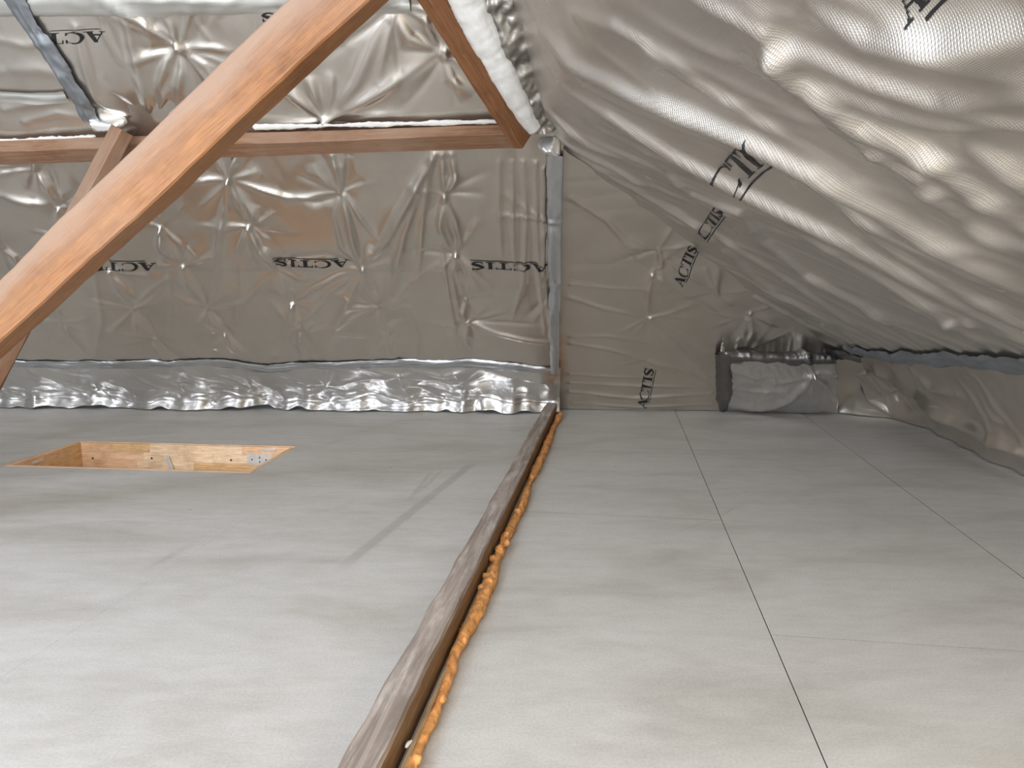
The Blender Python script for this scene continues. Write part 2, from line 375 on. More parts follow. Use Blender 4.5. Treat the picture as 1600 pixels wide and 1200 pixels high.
    def build(self, name, mat, parent=None, mask=None):
        self.final() if not hasattr(self, 'D') else None
        idx = np.arange(self.ny*self.nx).reshape(self.ny, self.nx)
        Q = np.stack([idx[:-1, :-1], idx[:-1, 1:], idx[1:, 1:], idx[1:, :-1]], -1).reshape(-1, 4)
        if mask is not None:
            mk = mask[:-1, :-1] & mask[:-1, 1:] & mask[1:, 1:] & mask[1:, :-1]; Q = Q[mk.ravel()]
        V = self.D.reshape(-1, 3); used = np.unique(Q); rem = np.full(len(V), -1, np.int64); rem[used] = np.arange(len(used))
        me = mesh_quads(name, V[used], rem[Q])
        uvl = me.uv_layers.new(name='sheet')
        li = np.empty(len(me.loops), np.int32); me.loops.foreach_get('vertex_index', li)
        st = np.stack([self.SS.ravel()[used], self.TT.ravel()[used]], -1)[li]
        uvl.data.foreach_set('uv', st.astype(np.float32).ravel())
        me.materials.append(mat)
        o = bpy.data.objects.new(name, me); COL.objects.link(o)
        if parent: o.parent = parent
        return o

def strip(name, sh, pix, w, mat, parent=None, lift=0.004, wob=0.003, seed=1, n=140, m=9, thick=0.006, wvar=0.12, st=False):
    """tape following a sheet, wrinkled, with ragged edges"""
    pts = np.array(pix if st else [sh.loc(*p) for p in pix], float)
    L = np.concatenate([[0], np.cumsum(np.hypot(*np.diff(pts, axis=0).T))]); u = np.linspace(0, L[-1], n)
    cx, cy = np.interp(u, L, pts[:, 0]), np.interp(u, L, pts[:, 1])
    tx, ty = np.gradient(cx), np.gradient(cy); l = np.hypot(tx, ty)+1e-9; tx, ty = tx/l, ty/l
    r = np.random.default_rng(seed)
    def sm(k): return np.convolve(r.standard_normal(n+2*k), np.ones(2*k+1)/math.sqrt(2*k+1), 'valid')
    e0 = w/2*(1+wvar*sm(4)); e1 = w/2*(1+wvar*sm(4))
    v = np.linspace(-1, 1, m)
    S2 = cx[:, None]-ty[:, None]*np.where(v < 0, v*e0[:, None], v*e1[:, None])
    T2 = cy[:, None]+tx[:, None]*np.where(v < 0, v*e0[:, None], v*e1[:, None])
    P = sh.at(S2, T2, 0.0)
    nn = sh.at(S2, T2, 1.0)-P
    h = lift+thick*np.sqrt(np.clip(1-v**2, 0, 1))[None, :]+wob*np.stack([sm(6) for _ in v], 1)*0.6+wob*0.5*np.sin(v*6+1)[None, :]*sm(10)[:, None]
    h = np.maximum(h, 0.0015)
    P = P+nn*h[..., None]
    idx = np.arange(n*m).reshape(n, m); Q = np.stack([idx[:-1, :-1], idx[:-1, 1:], idx[1:, 1:], idx[1:, :-1]], -1).reshape(-1, 4)
    me = mesh_quads(name, P.reshape(-1, 3), Q)
    uvl = me.uv_layers.new(name='sheet'); li = np.empty(len(me.loops), np.int32); me.loops.foreach_get('vertex_index', li)
    uv = np.stack([np.repeat(u, m), np.tile(v*w/2, n)], -1)[li]; uvl.data.foreach_set('uv', uv.astype(np.float32).ravel())
    me.materials.append(mat); o = bpy.data.objects.new(name, me); COL.objects.link(o)
    if parent: o.parent = parent
    return o

# ------------------------------------------------------------------ printed serif lettering, drawn as cells laid on a sheet
def inpoly(X, Y, poly):
    ins = np.zeros(X.shape, bool); n = len(poly)
    for k in range(n):
        x0, y0 = poly[k]; x1, y1 = poly[(k+1) % n]
        c = ((y0 > Y) != (y1 > Y)) & (X < (x1-x0)*(Y-y0)/((y1-y0) if y1 != y0 else 1e-9)+x0); ins ^= c
    return ins
def glyph(ch, X, Y):
    """cap height 1; X from 0 to advance"""
    R = lambda a, b, c, d: (X >= a) & (X <= b) & (Y >= c) & (Y <= d)
    if ch == 'A':
        g = inpoly(X, Y, [(0.12, 0), (0.20, 0), (0.62, 1), (0.54, 1)]) | inpoly(X, Y, [(0.80, 0), (1.10, 0), (0.66, 1), (0.46, 1)])
        return g | R(0.26, 0.86, 0.28, 0.35) | R(0, 0.36, 0, 0.06) | R(0.68, 1.24, 0, 0.06)
    if ch == 'C':
        e1 = ((X-0.58)/0.58)**2+((Y-0.5)/0.53)**2 <= 1; e2 = ((X-0.66)/0.44)**2+((Y-0.5)/0.46)**2 <= 1
        return (e1 & ~e2 & ~((X > 0.72) & (abs(Y-0.5) < 0.24))) | R(0.98, 1.06, 0.66, 0.98) | R(0.99, 1.06, 0.06, 0.26)
    if ch == 'T': return R(0.42, 0.66, 0, 1) | R(0.04, 1.04, 0.93, 1) | R(0.04, 0.11, 0.7, 1) | R(0.97, 1.04, 0.7, 1) | R(0.26, 0.82, 0, 0.06)
    if ch == 'I': return R(0.16, 0.40, 0, 1) | R(0, 0.56, 0, 0.06) | R(0, 0.56, 0.94, 1)
    if ch == 'S':
        th = np.linspace(0, 1, 60); cx = 0.42+0.32*np.sin(2*math.pi*th*0.98+0.9)*np.where(th < .5, .95, 1); cy = 0.96-0.92*th
        cx = 0.42+0.30*np.cos(np.interp(th, [0, .25, .5, .75, 1], [0.3, 3.14, 1.57, 0, -2.8])); cy = np.interp(th, [0, .12, .25, .5, .75, .88, 1], [0.86, 0.97, 0.76, 0.5, 0.25, 0.03, 0.12])
        wd = np.interp(th, [0, .25, .5, .75, 1], [0.045, 0.09, 0.14, 0.09, 0.045])
        g = np.zeros(X.shape, bool)
        for a, b, w_ in zip(cx, cy, wd): g |= ((X-a)/1.15)**2+(Y-b)**2 < w_**2
        return g | R(0.70, 0.76, 0.66, 0.98) | R(0.08, 0.14, 0.02, 0.32)
    return np.zeros(X.shape, bool)
ADV = {'A': 1.22, 'C': 1.16, 'T': 1.1, 'I': 0.66, 'S': 0.86, ' ': 0.6}
def lettering(sh, parent, text, start, end, cap, cell=0.0022, under=(0.15, 1.0), full='ACTIS', ut=0.07, lift=0.0025, ug=0.16):
    """start/end: baseline ends and cap: top of first letter, as seen in the picture; text printed as part of the sheet"""
    s0 = np.array(sh.loc(*start)); s1 = np.array(sh.loc(*end)); c0 = np.array(sh.loc(*cap))
    tot = sum(ADV[c] for c in full); u = (s1-s0)/tot; v = c0-s0
    nx = int(np.linalg.norm(s1-s0)/cell)+1; ny = int(np.linalg.norm(v)*1.4/cell)+1
    X = (np.arange(nx)+0.5)/nx*tot; Y = (np.arange(ny)+0.5)/ny*1.4-0.36
    XX, YY = np.meshgrid(X, Y); g = np.zeros(XX.shape, bool); x = 0
    for c in full:
        if c in text or text == full: g |= glyph(c, XX-x, YY) & (XX >= x-0.02) & (XX <= x+ADV[c]+0.1)
        x += ADV[c]
    if under: g |= (YY < -ug) & (YY > -ug-ut) & (XX > under[0]*tot) & (XX < under[1]*tot)
    jj, ii = np.nonzero(g)
    if len(jj) == 0: return
    cxs = np.arange(nx+1)/nx*tot; cys = np.arange(ny+1)/ny*1.4-0.36
    gx, gy = np.meshgrid(cxs, cys)
    ST = s0+gx[..., None]*u+gy[..., None]*v
    P = sh.at(ST[..., 0], ST[..., 1], lift)
    idx = np.arange((nx+1)*(ny+1)).reshape(ny+1, nx+1)
    Q = np.stack([idx[jj, ii], idx[jj, ii+1], idx[jj+1, ii+1], idx[jj+1, ii]], -1)
    used = np.unique(Q); rem = np.full(idx.size, -1); rem[used] = np.arange(len(used))
    me = mesh_quads('printed_lettering', P.reshape(-1, 3)[used], rem[Q]); me.materials.append(M_INK)
    o = bpy.data.objects.new('printed_lettering', me); COL.objects.link(o); o.parent = parent
    o['label'] = 'black serif lettering with a thin underline'
    return o

# ------------------------------------------------------------------ room shell (setting)
def clip(poly, nx, ny, c):      # keep nx*x+ny*y <= c
    out = []
    for k in range(len(poly)):
        p, q = poly[k], poly[(k+1) % len(poly)]; a = nx*p[0]+ny*p[1]-c; b = nx*q[0]+ny*q[1]-c
        if a <= 0: out.append(p)
        if a*b < 0: t = a/(a-b); out.append((p[0]+t*(q[0]-p[0]), p[1]+t*(q[1]-p[1])))
    return out if len(out) > 2 else []
def prism(polys, z0, z1):
    V, Fc = [], []
    for pl in polys:
        ar = sum(pl[k][0]*pl[(k+1) % len(pl)][1]-pl[(k+1) % len(pl)][0]*pl[k][1] for k in range(len(pl)))
        if ar < 0: pl = pl[::-1]
        n = len(pl); b = len(V); V += [(x, y, z0) for x, y in pl]+[(x, y, z1) for x, y in pl]
        Fc.append(tuple(b+n+k for k in range(n))); Fc.append(tuple(b+n-1-k for k in range(n)))
        for k in range(n): j = (k+1) % n; Fc.append((b+k, b+j, b+n+j, b+n+k))
    return V, Fc
BB0 = np.array([-0.226, 1.15]); BB1 = np.array([0.298, 4.828])      # right top edge of the floor beam
BDIR = (BB1-BB0)/np.linalg.norm(BB1-BB0); BN = np.array([BDIR[1], -BDIR[0]])
def mn(P): q = np.array(P[:2])-BB0; return float(q@BDIR), float(q@BN)
def xy(m, n): q = BB0+m*BDIR+n*BN; return (float(q[0]), float(q[1]))
# hatch rectangle
HR = math.radians(6.0); HU = np.array([math.cos(HR), -math.sin(HR)]); HV = np.array([math.sin(HR), math.cos(HR)])
HBR = onz(462, 698)[:2]; HWID, HDEP = 1.24, 0.535
HC = HBR-HU*HWID/2-HV*HDEP/2
n1 = mn(onz(1135, 830))[1]; n2 = mn(onz(1460, 800))[1]; wp = n2-n1
mA = mn(onz(950, 805))[0]; mC = mn(onz(1560, 812))[0]; mL = mn(onz(20, 846))[0]
floor = empty('floor', (0, 0, 0)); tag(floor, 'grey board attic floor with thin joints', None, None, 'structure')
def add_panel(m0, m1, a, b, gap):
    g = gap/2; e = gap/5; quad = [xy(m0+e, a+g), xy(m1-e, a+g), xy(m1-e, b-g), xy(m0+e, b-g)]
    c = np.mean(quad, axis=0)
    polys = [quad]
    # cut the hatch opening out
    rest = quad; pieces = []; 
    for sgn, ax_, half in ((1, HU, HWID/2), (-1, HU, HWID/2), (1, HV, HDEP/2), (-1, HV, HDEP/2)):
        nx, ny = sgn*ax_[0], sgn*ax_[1]; cc = nx*HC[0]+ny*HC[1]+half
        out = clip(rest, -nx, -ny, -cc)
        if out: pieces.append(out)
        rest = clip(rest, nx, ny, cc)
        if not rest: break
    if rest: polys = pieces
    if not polys: return
    V, Fc = prism(polys, -0.022, 0.0)
    o = link('floor_panel', mesh_py('floor_panel', V, Fc), M_FLOOR, floor)
    o.data.materials.append(M_EDGE)
    for p in o.data.polygons:
        if abs(p.normal.z) < 0.5: p.material_index = 1
strips_n = [(-0.155-wp*5, -0.155-wp*4), (-0.155-wp*4, -0.155-wp*3), (-0.155-wp*3, -0.155-wp*2), (-0.155-wp*2, -0.155-wp), (-0.155-wp, -0.078), (0.0, n1), (n1, n2), (n2, n2+wp), (n2+wp, n2+2*wp)]
offs = [mL+0.4, mL-0.5, mL, mL+0.9, mL+1.6, mA, mA-0.9, mC, mC+1]
for (a, b), o0 in zip(strips_n, offs):
    m = o0-2.05*4
    while m < 5.4:
        if m+2.05 > -4.6: add_panel(max(m, -4.7), min(m+2.05, 4.6), a, b, 0.0024 if a > -0.01 else 0.0003)
        m += 2.05
_big = [(-4.2, -3.0), (4.0, -3.0), (4.0, 5.6), (-4.2, 5.6)]; _pc = []; _r = _big
for sgn, ax_, half in ((1, HU, HWID/2), (-1, HU, HWID/2), (1, HV, HDEP/2), (-1, HV, HDEP/2)):
    nx, ny = sgn*ax_[0], sgn*ax_[1]; cc = nx*HC[0]+ny*HC[1]+half
    _pc.append(clip(_r, -nx, -ny, -cc)); _r = clip(_r, nx, ny, cc)
link('subfloor', mesh_py('subfloor', *prism(_pc, -0.06, -0.0235)), M_DARK, floor)
box = lambda x0, x1, y0, y1, z0, z1: prism([[(x0, y0), (x1, y0), (x1, y1), (x0, y1)]], z0, z1)
o = link('wall_left', mesh_py('wall_left', *box(-4.15, -4.05, -2.7, 5.3, -0.02, 4.0)), M_BACK); tag(o, 'pale lined attic wall on the left, outside the view', None, None, 'structure')
V, Fc = [], []
for (x0, x1, za, zb_) in ((-4.15, -2.9, -0.02, 4.0), (-1.3, 3.2, -0.02, 4.0), (-2.9, -1.3, -0.02, 0.9), (-2.9, -1.3, 2.0, 4.0)):
    v, f_ = box(x0, x1, -2.8, -2.7, za, zb_); b = len(V); V += v; Fc += [tuple(b+q for q in f) for f in f_]
o = link('wall_rear', mesh_py('wall_rear', V, Fc), M_BACK); tag(o, 'pale lined attic wall behind the viewpoint', None, None, 'structure')
V, Fc = [], []
for (x0, x1, za, zb_) in ((-2.9, -2.84, 0.9, 2.0), (-1.36, -1.3, 0.9, 2.0), (-2.84, -1.36, 0.9, 0.96), (-2.84, -1.36, 1.94, 2.0)):
    v, f_ = box(x0, x1, -2.82, -2.68, za, zb_); b = len(V); V += v; Fc += [tuple(b+q for q in f) for f in f_]
o = link('window_4', mesh_py('window_frame', V, Fc), M_BATT); tag(o, 'gable window frame behind the viewpoint', None, None, 'structure')
# flat ceiling with two roof-window openings
def framed(x0, x1, y0, y1, holes):
    polys = [[(x0, y0), (x1, y0), (x1, y1), (x0, y1)]]
    for (a, b, c, d) in holes:
        new = []
        for pl in polys:
            r = pl
            for nx, ny, cc in ((1, 0, b), (-1, 0, -a), (0, 1, d), (0, -1, -c)):
                out = clip(r, -nx, -ny, -cc)
                if out: new.append(out)
                r = clip(r, nx, ny, cc)
                if not r: break
        polys = new
    return polys
HOLES = [(-3.3, -2.2, -1.2, 0.1), (-1.35, -0.35, -2.3, -1.1)]
o = link('ceiling', mesh_py('ceiling', *prism(framed(-4.15, 0.6, -2.8, 2.75, HOLES), 2.6, 2.66)), M_BACK); tag(o, 'pale lined ceiling above the viewpoint', None, None, 'structure')
for k, (a, b, c, d) in enumerate(HOLES):
    polys = framed(a-0.06, b+0.06, c-0.06, d+0.06, [(a, b, c, d)])
    o = link('window_%d' % (k+1), mesh_py('window_frame', *prism(polys, 2.58, 2.72)), M_BATT); tag(o, 'roof window frame above the viewpoint', None, None, 'structure')
# boarding behind the foil on both slopes
V = [A(-4.6, -0.05, -0.14), A(3.4, -0.05, -0.14), A(3.4, 3.9, -0.14), A(-4.6, 3.9, -0.14)]; V += [v-NA*0.03 for v in V]
BXF = [(0, 1, 2, 3), (7, 6, 5, 4), (0, 4, 5, 1), (1, 5, 6, 2), (2, 6, 7, 3), (3, 7, 4, 0)]
o = link('wall_far', mesh_py('wall_far', V, BXF), M_BACK); tag(o, 'sloping roof boarding behind the far foil', None, None, 'structure')

# ------------------------------------------------------------------ far slope, lower foil sheet
def gridA(s0, s1, t0, t1, d, h=0.0):
    ns = int((s1-s0)/d)+1; nt = int((t1-t0)/d)+1; s = np.linspace(s0, s1, ns); t = np.linspace(t0, t1, nt)
    SS, TT = np.meshgrid(s, t); return Sheet(A(SS, TT, h), s, t)
tT = stA(450, 570)[1]; sC = stA(868, 400)[0]
sPur = stA(400, 222)[1]
low = gridA(-4.25, sC+0.03, tT-0.06, sPur+0.22, 0.0085)
low.noise(0.0035, 0.5, 1.0, 3, 0.1, 2.2)
low.noise(0.0006, 0.10, 0.22, 4, 0.0, 2.4); low.ridged(0.0016, 0.16, 1.0, 6, 0.15, 2.2)
rows = [[(250, 355), (287, 417), (325, 483), (353, 523), (372, 556)], [(55, 267), (91, 323), (130, 376), (169, 425), (208, 484), (241, 531), (256, 556)], [(0, 381), (50, 440), (97, 503), (140, 556)],
        [(356, 280), (389, 352), (428, 420), (455, 477), (469, 520), (480, 556)], [(534, 302), (566, 417), (591, 481), (605, 528), (612, 555)], [(695, 305), (712, 397), (727, 470), (730, 506), (735, 552)],
        [(862, 345), (866, 450), (868, 535)]]
for r_ in rows:
    for k, (x, y) in enumerate(r_[:-1]):
        low.staple(x, y, 0.022, 0.055, 12, 0.26, 0.010, dirs=[-1.9, -1.6, -1.2, 1.5, 1.2, 0.3, 2.9])
    for p, q in zip(r_[:-1], r_[1:]):
        low.ridge([p, ((p[0]+q[0])/2-5, (p[1]+q[1])/2), q], 0.011, 0.014, 0.022, taper=(0.6, 0.2))
        low.ridge([(p[0]+4, p[1]+3), ((p[0]+q[0])/2+9, (p[1]+q[1])/2), q], -0.007, 0.016, 0.02, taper=(0.4, 0.2))
# long pulled folds
for pts, amp, w in [
    ([(680, 238), (640, 310), (600, 375), (568, 415)], 0.028, 0.030), ([(568, 417), (545, 470), (520, 520), (505, 556)], 0.018, 0.035),
    ([(655, 300), (632, 360), (618, 420), (612, 470)], 0.016, 0.026), ([(676, 245), (662, 330), (655, 400), (650, 470)], 0.010, 0.02),
    ([(520, 240), (528, 270), (534, 302)], 0.016, 0.018), ([(545, 240), (542, 275), (535, 302)], -0.012, 0.02),
    ([(536, 305), (548, 345), (556, 385), (566, 415)], 0.018, 0.02), ([(528, 310), (522, 340), (535, 385), (562, 413)], 0.012, 0.015), ([(540, 305), (572, 350), (590, 372)], 0.010, 0.014),
    ([(690, 240), (693, 275), (695, 305)], 0.018, 0.02), ([(706, 240), (712, 275), (700, 303)], 0.016, 0.018), ([(697, 308), (714, 345), (718, 375), (712, 396)], 0.018, 0.016), ([(690, 310), (686, 345), (700, 385), (712, 396)], 0.012, 0.014),
    ([(712, 397), (706, 430), (716, 480), (730, 506)], 0.012, 0.012), ([(688, 380), (700, 450), (715, 540)], 0.010, 0.012),
    ([(780, 250), (778, 320), (785, 400)], 0.007, 0.012), ([(800, 250), (802, 350), (806, 420)], 0.009, 0.012), ([(818, 250), (822, 340), (818, 440), (800, 500)], 0.010, 0.012), ([(836, 250), (838, 330), (842, 420), (852, 520)], 0.012, 0.012), ([(850, 260), (848, 340), (850, 430), (860, 520)], 0.012, 0.010),
    ([(732, 507), (780, 520), (830, 530), (866, 537)], 0.016, 0.022), ([(735, 503), (790, 505), (862, 508)], -0.008, 0.02),
    ([(356, 282), (350, 330), (342, 390), (335, 470)], 0.016, 0.022), ([(358, 282), (372, 310), (388, 350)], 0.013, 0.016), ([(300, 283), (330, 278), (356, 280)], 0.012, 0.016), ([(358, 280), (400, 292), (445, 305), (500, 310)], 0.014, 0.018), ([(340, 245), (348, 262), (356, 280)], 0.012, 0.014), ([(445, 300), (490, 318), (540, 305)], -0.010, 0.025),
    ([(388, 354), (380, 375), (374, 395)], 0.012, 0.012), ([(390, 354), (404, 380), (422, 412)], 0.014, 0.014),
    ([(428, 422), (460, 400), (510, 395), (560, 415)], -0.006, 0.02), ([(455, 477), (490, 450), (530, 430), (565, 418)], 0.010, 0.018), ([(430, 556), (470, 500), (520, 450), (562, 420)], 0.012, 0.026), ([(470, 522), (500, 515), (545, 500), (590, 482)], 0.007, 0.018),
    ([(55, 268), (75, 290), (92, 320)], 0.02, 0.016), ([(0, 262), (30, 262), (55, 267)], -0.012, 0.018), ([(0, 300), (40, 310), (90, 322)], 0.016, 0.03), ([(0, 384), (25, 400), (50, 440)], 0.016, 0.018),
    ([(250, 357), (256, 385), (275, 410)], 0.014, 0.012), ([(200, 340), (225, 345), (250, 355)], 0.010, 0.014),
    ([(150, 440), (160, 500), (150, 556)], 0.006, 0.02), ([(265, 430), (268, 490), (262, 540)], 0.006, 0.02), ([(330, 485), (380, 470), (425, 425)], 0.006, 0.02), ([(205, 480), (240, 450), (285, 420)], 0.006, 0.02),
    ([(375, 415), (378, 460), (372, 520)], 0.007, 0.018), ([(640, 480), (655, 520), (650, 556)], 0.008, 0.02), ([(610, 480), (640, 440), (700, 400)], 0.006, 0.02)]:
    low.ridge(pts, amp*1.6, w*0.85, w*1.1, taper=(0.5, 0.3))
# lap joint crossing the sheet
lapT = stA(600, 421)[1]
low.H += 0.006/(1+np.exp(-(low.TT-lapT)/0.006))
low.final()
o_low = low.build('foil_insulation_sheet', M_FOIL); tag(o_low, 'wide crinkled silver foil sheet on the far slope under the horizontal purlin', 'foil insulation')
lettering(low, o_low, 'ACTIS', (547, 405), (428, 405), (547, 417))
lettering(low, o_low, 'ACTIS', (859, 409), (736, 408), (859, 421))
lettering(low, o_low, 'ACTIS', (245, 410), (127, 410), (245, 422))

# upper foil sheet, above the purlin
tU0 = stA(400, 214)[1]
upp = gridA(-4.25, 0.12, tU0, 3.62, 0.009, 0.02)
upp.noise(0.005, 0.5, 0.8, 8, 0.0, 2.2); upp.noise(0.0006, 0.12, 0.2, 9, 0.0, 2.4)
for x, y in ((280, 77), (692, 86), (508, 189), (236, 196), (620, 10), (400, -40)):
    upp.staple(x, y, 0.03, 0.085, 14, 0.36, 0.011)
for pts, amp, w in [
    ([(280, 77), (262, 95), (250, 130), (250, 165)], 0.02, 0.016), ([(280, 77), (284, 110), (275, 160)], 0.016, 0.014), ([(280, 75), (268, 60), (240, 40)], 0.014, 0.02), ([(282, 77), (330, 74), (365, 80)], 0.016, 0.014), ([(283, 80), (320, 105), (350, 140)], 0.018, 0.022), ([(276, 70), (272, 50), (266, 30)], 0.014, 0.014), ([(283, 79), (300, 120), (305, 150)], 0.012, 0.016),
    ([(508, 188), (492, 150), (478, 115)], 0.022, 0.02), ([(510, 188), (518, 150), (520, 110)], 0.016, 0.014), ([(512, 186), (555, 130), (600, 30)], 0.022, 0.03), ([(514, 186), (580, 150), (690, 88)], 0.026, 0.035), ([(690, 86), (640, 60), (610, 10)], 0.03, 0.03), ([(690, 84), (668, 45), (665, 5)], 0.018, 0.02), ([(693, 88), (705, 125), (740, 150)], 0.024, 0.022), ([(510, 189), (560, 178), (640, 180)], 0.014, 0.02),
    ([(120, 40), (130, 90), (150, 150), (175, 180)], 0.014, 0.02), ([(160, 25), (170, 60), (195, 110)], 0.010, 0.014), ([(200, 30), (205, 70), (235, 190)], 0.016, 0.018), ([(235, 192), (228, 150), (205, 110)], 0.018, 0.018), ([(190, 25), (200, 50), (205, 80)], 0.009, 0.012), ([(225, 22), (236, 60), (240, 95)], 0.009, 0.012), ([(300, 25), (310, 45), (330, 70)], 0.008, 0.012), ([(236, 190), (275, 182), (310, 175)], 0.014, 0.02),
    ([(0, 110), (60, 105), (120, 120)], 0.012, 0.03), ([(10, 170), (50, 160), (110, 150)], 0.014, 0.02), ([(0, 60), (40, 70), (90, 60)], 0.01, 0.02), ([(40, 190), (90, 175), (140, 185)], 0.012, 0.016)]:
    upp.ridge(pts, amp*0.8, w, w*1.4, taper=(0.7, 0.2))
upp.final()
o_up = upp.build('foil_insulation_sheet', M_FOIL); tag(o_up, 'silver foil sheet on the far slope above the horizontal purlin', 'foil insulation')
lettering(upp, o_up, 'ACT', (164, 46), (26, 52), (167, 64), under=(0.05, 0.62))
lettering(upp, o_up, 'ACTIS', (540, 20), (405, 23), (540, 35))

# right-hand part of the far slope (beyond the taped rafter)
tri = gridA(sC-0.02, 2.75, -0.02, 2.35, 0.0085, -0.03)
tri.noise(0.003, 0.7, 0.5, 21, 0.0, 2.2); tri.noise(0.0006, 0.25, 0.10, 22, 0, 2.4); tri.ridged(0.0016, 1.0, 0.16, 23, 0.12, 2.2)
for x, y in ((1028, 393), (1018, 427), (1015, 498), (1010, 563), (1120, 458), (1170, 490), (1175, 545)):
    tri.staple(x, y, 0.016, 0.06, 8, 0.25, 0.007, dirs=[0.2, 2.9, 3.3, -0.7, -0.4, 1.2, -1.6])
for pts, amp, w in [
    ([(892, 310), (950, 345), (1017, 427)], 0.008, 0.02), ([(892, 445), (950, 450), (1010, 452)], 0.006, 0.014), ([(892, 465), (940, 480), (1014, 498)], 0.012, 0.018), ([(892, 525), (950, 525), (1010, 535)], 0.008, 0.016), ([(892, 535), (950, 545), (1008, 562)], 0.011, 0.016), ([(1016, 500), (1060, 540), (1105, 590)], 0.011, 0.018), ([(1020, 500), (1070, 530), (1118, 560)], 0.008, 0.014), ([(1012, 565), (1060, 575), (1105, 598)], 0.010, 0.018), ([(1019, 428), (1060, 450), (1120, 490), (1170, 500)], 0.010, 0.016), ([(1030, 394), (1060, 420), (1110, 450)], 0.012, 0.014), ([(1020, 424), (1036, 415), (1030, 394)], 0.012, 0.012),
    ([(890, 598), (1000, 602), (1110, 604)], 0.012, 0.016), ([(890, 612), (990, 620), (1110, 614)], 0.018, 0.018), ([(890, 585), (960, 588), (1010, 590)], 0.008, 0.012), ([(895, 630), (1000, 634), (1110, 630)], 0.014, 0.014), ([(1019, 430), (1010, 460), (1014, 495)], 0.007, 0.016), ([(1100, 420), (1120, 460), (1172, 488)], 0.012, 0.016), ([(1172, 490), (1176, 520), (1170, 540)], 0.010, 0.014)]:
    tri.ridge(pts, amp*1.2, w*0.9, w*1.0, taper=(0.6, 0.5))
tri.final()
P_ = tri.D; zb = np.interp(-xprime(P_), -fx, fz)
o_tri = tri.build('foil_insulation_sheet', M_FOIL, mask=P_[..., 2] < zb+0.12); tag(o_tri, 'dull triangular foil sheet between the vertical tape and the right slope', 'foil insulation')
lettering(tri, o_tri, 'ACTIS', (1010, 637), (1023, 578), (995, 634))

# ------------------------------------------------------------------ right-hand slope: one long draped foil sheet
pB = np.linspace(0, PLEN, int(PLEN/0.010)+1); yB = np.linspace(-2.72, 4.95, int(7.67/0.0125)+1)
PPb, YYb = np.meshgrid(pB, yB)
rsl = Sheet(Bsurf(PPb, YYb), pB, yB)
a0 = np.array(rsl.loc(850, 60)); a1 = np.array(rsl.loc(1590, 420)); angB = math.atan2(a1[1]-a0[1], a1[0]-a0[0])
rsl.noise(0.010, 3.2, 0.7, 31, angB, 2.4)
rsl.noise(0.0005, 0.5, 0.05, 33, angB-0.05, 2.4)
_rb = np.random.default_rng(91); S0 = np.array(rsl.loc(838, 120))
for k in range(150):   # long drape folds fanning out from the hip towards the eave
    an = angB+_rb.normal(0, 0.13); off = _rb.uniform(-2.6, 2.0)
    nrm_ = np.array([-math.sin(angB), math.cos(angB)]); st_ = S0+nrm_*off+np.array([math.cos(angB), math.sin(angB)])*_rb.uniform(-0.3, 1.8)
    Ln = _rb.uniform(0.7, 2.2); bnd = _rb.normal(0, 0.10); wv = float(np.exp(_rb.normal(math.log(0.012), 0.4)))
    pts_ = [st_+q*Ln*np.array([math.cos(an+bnd*q), math.sin(an+bnd*q)]) for q in (0, 0.25, 0.5, 0.75, 1.0)]
    rsl.ridge_st(pts_, wv*_rb.uniform(0.35, 0.7)*(1 if k % 4 else -0.6), wv, wv*_rb.uniform(0.8, 1.8), sharp=1.3, asym=-2.2)
ASY = -3.0
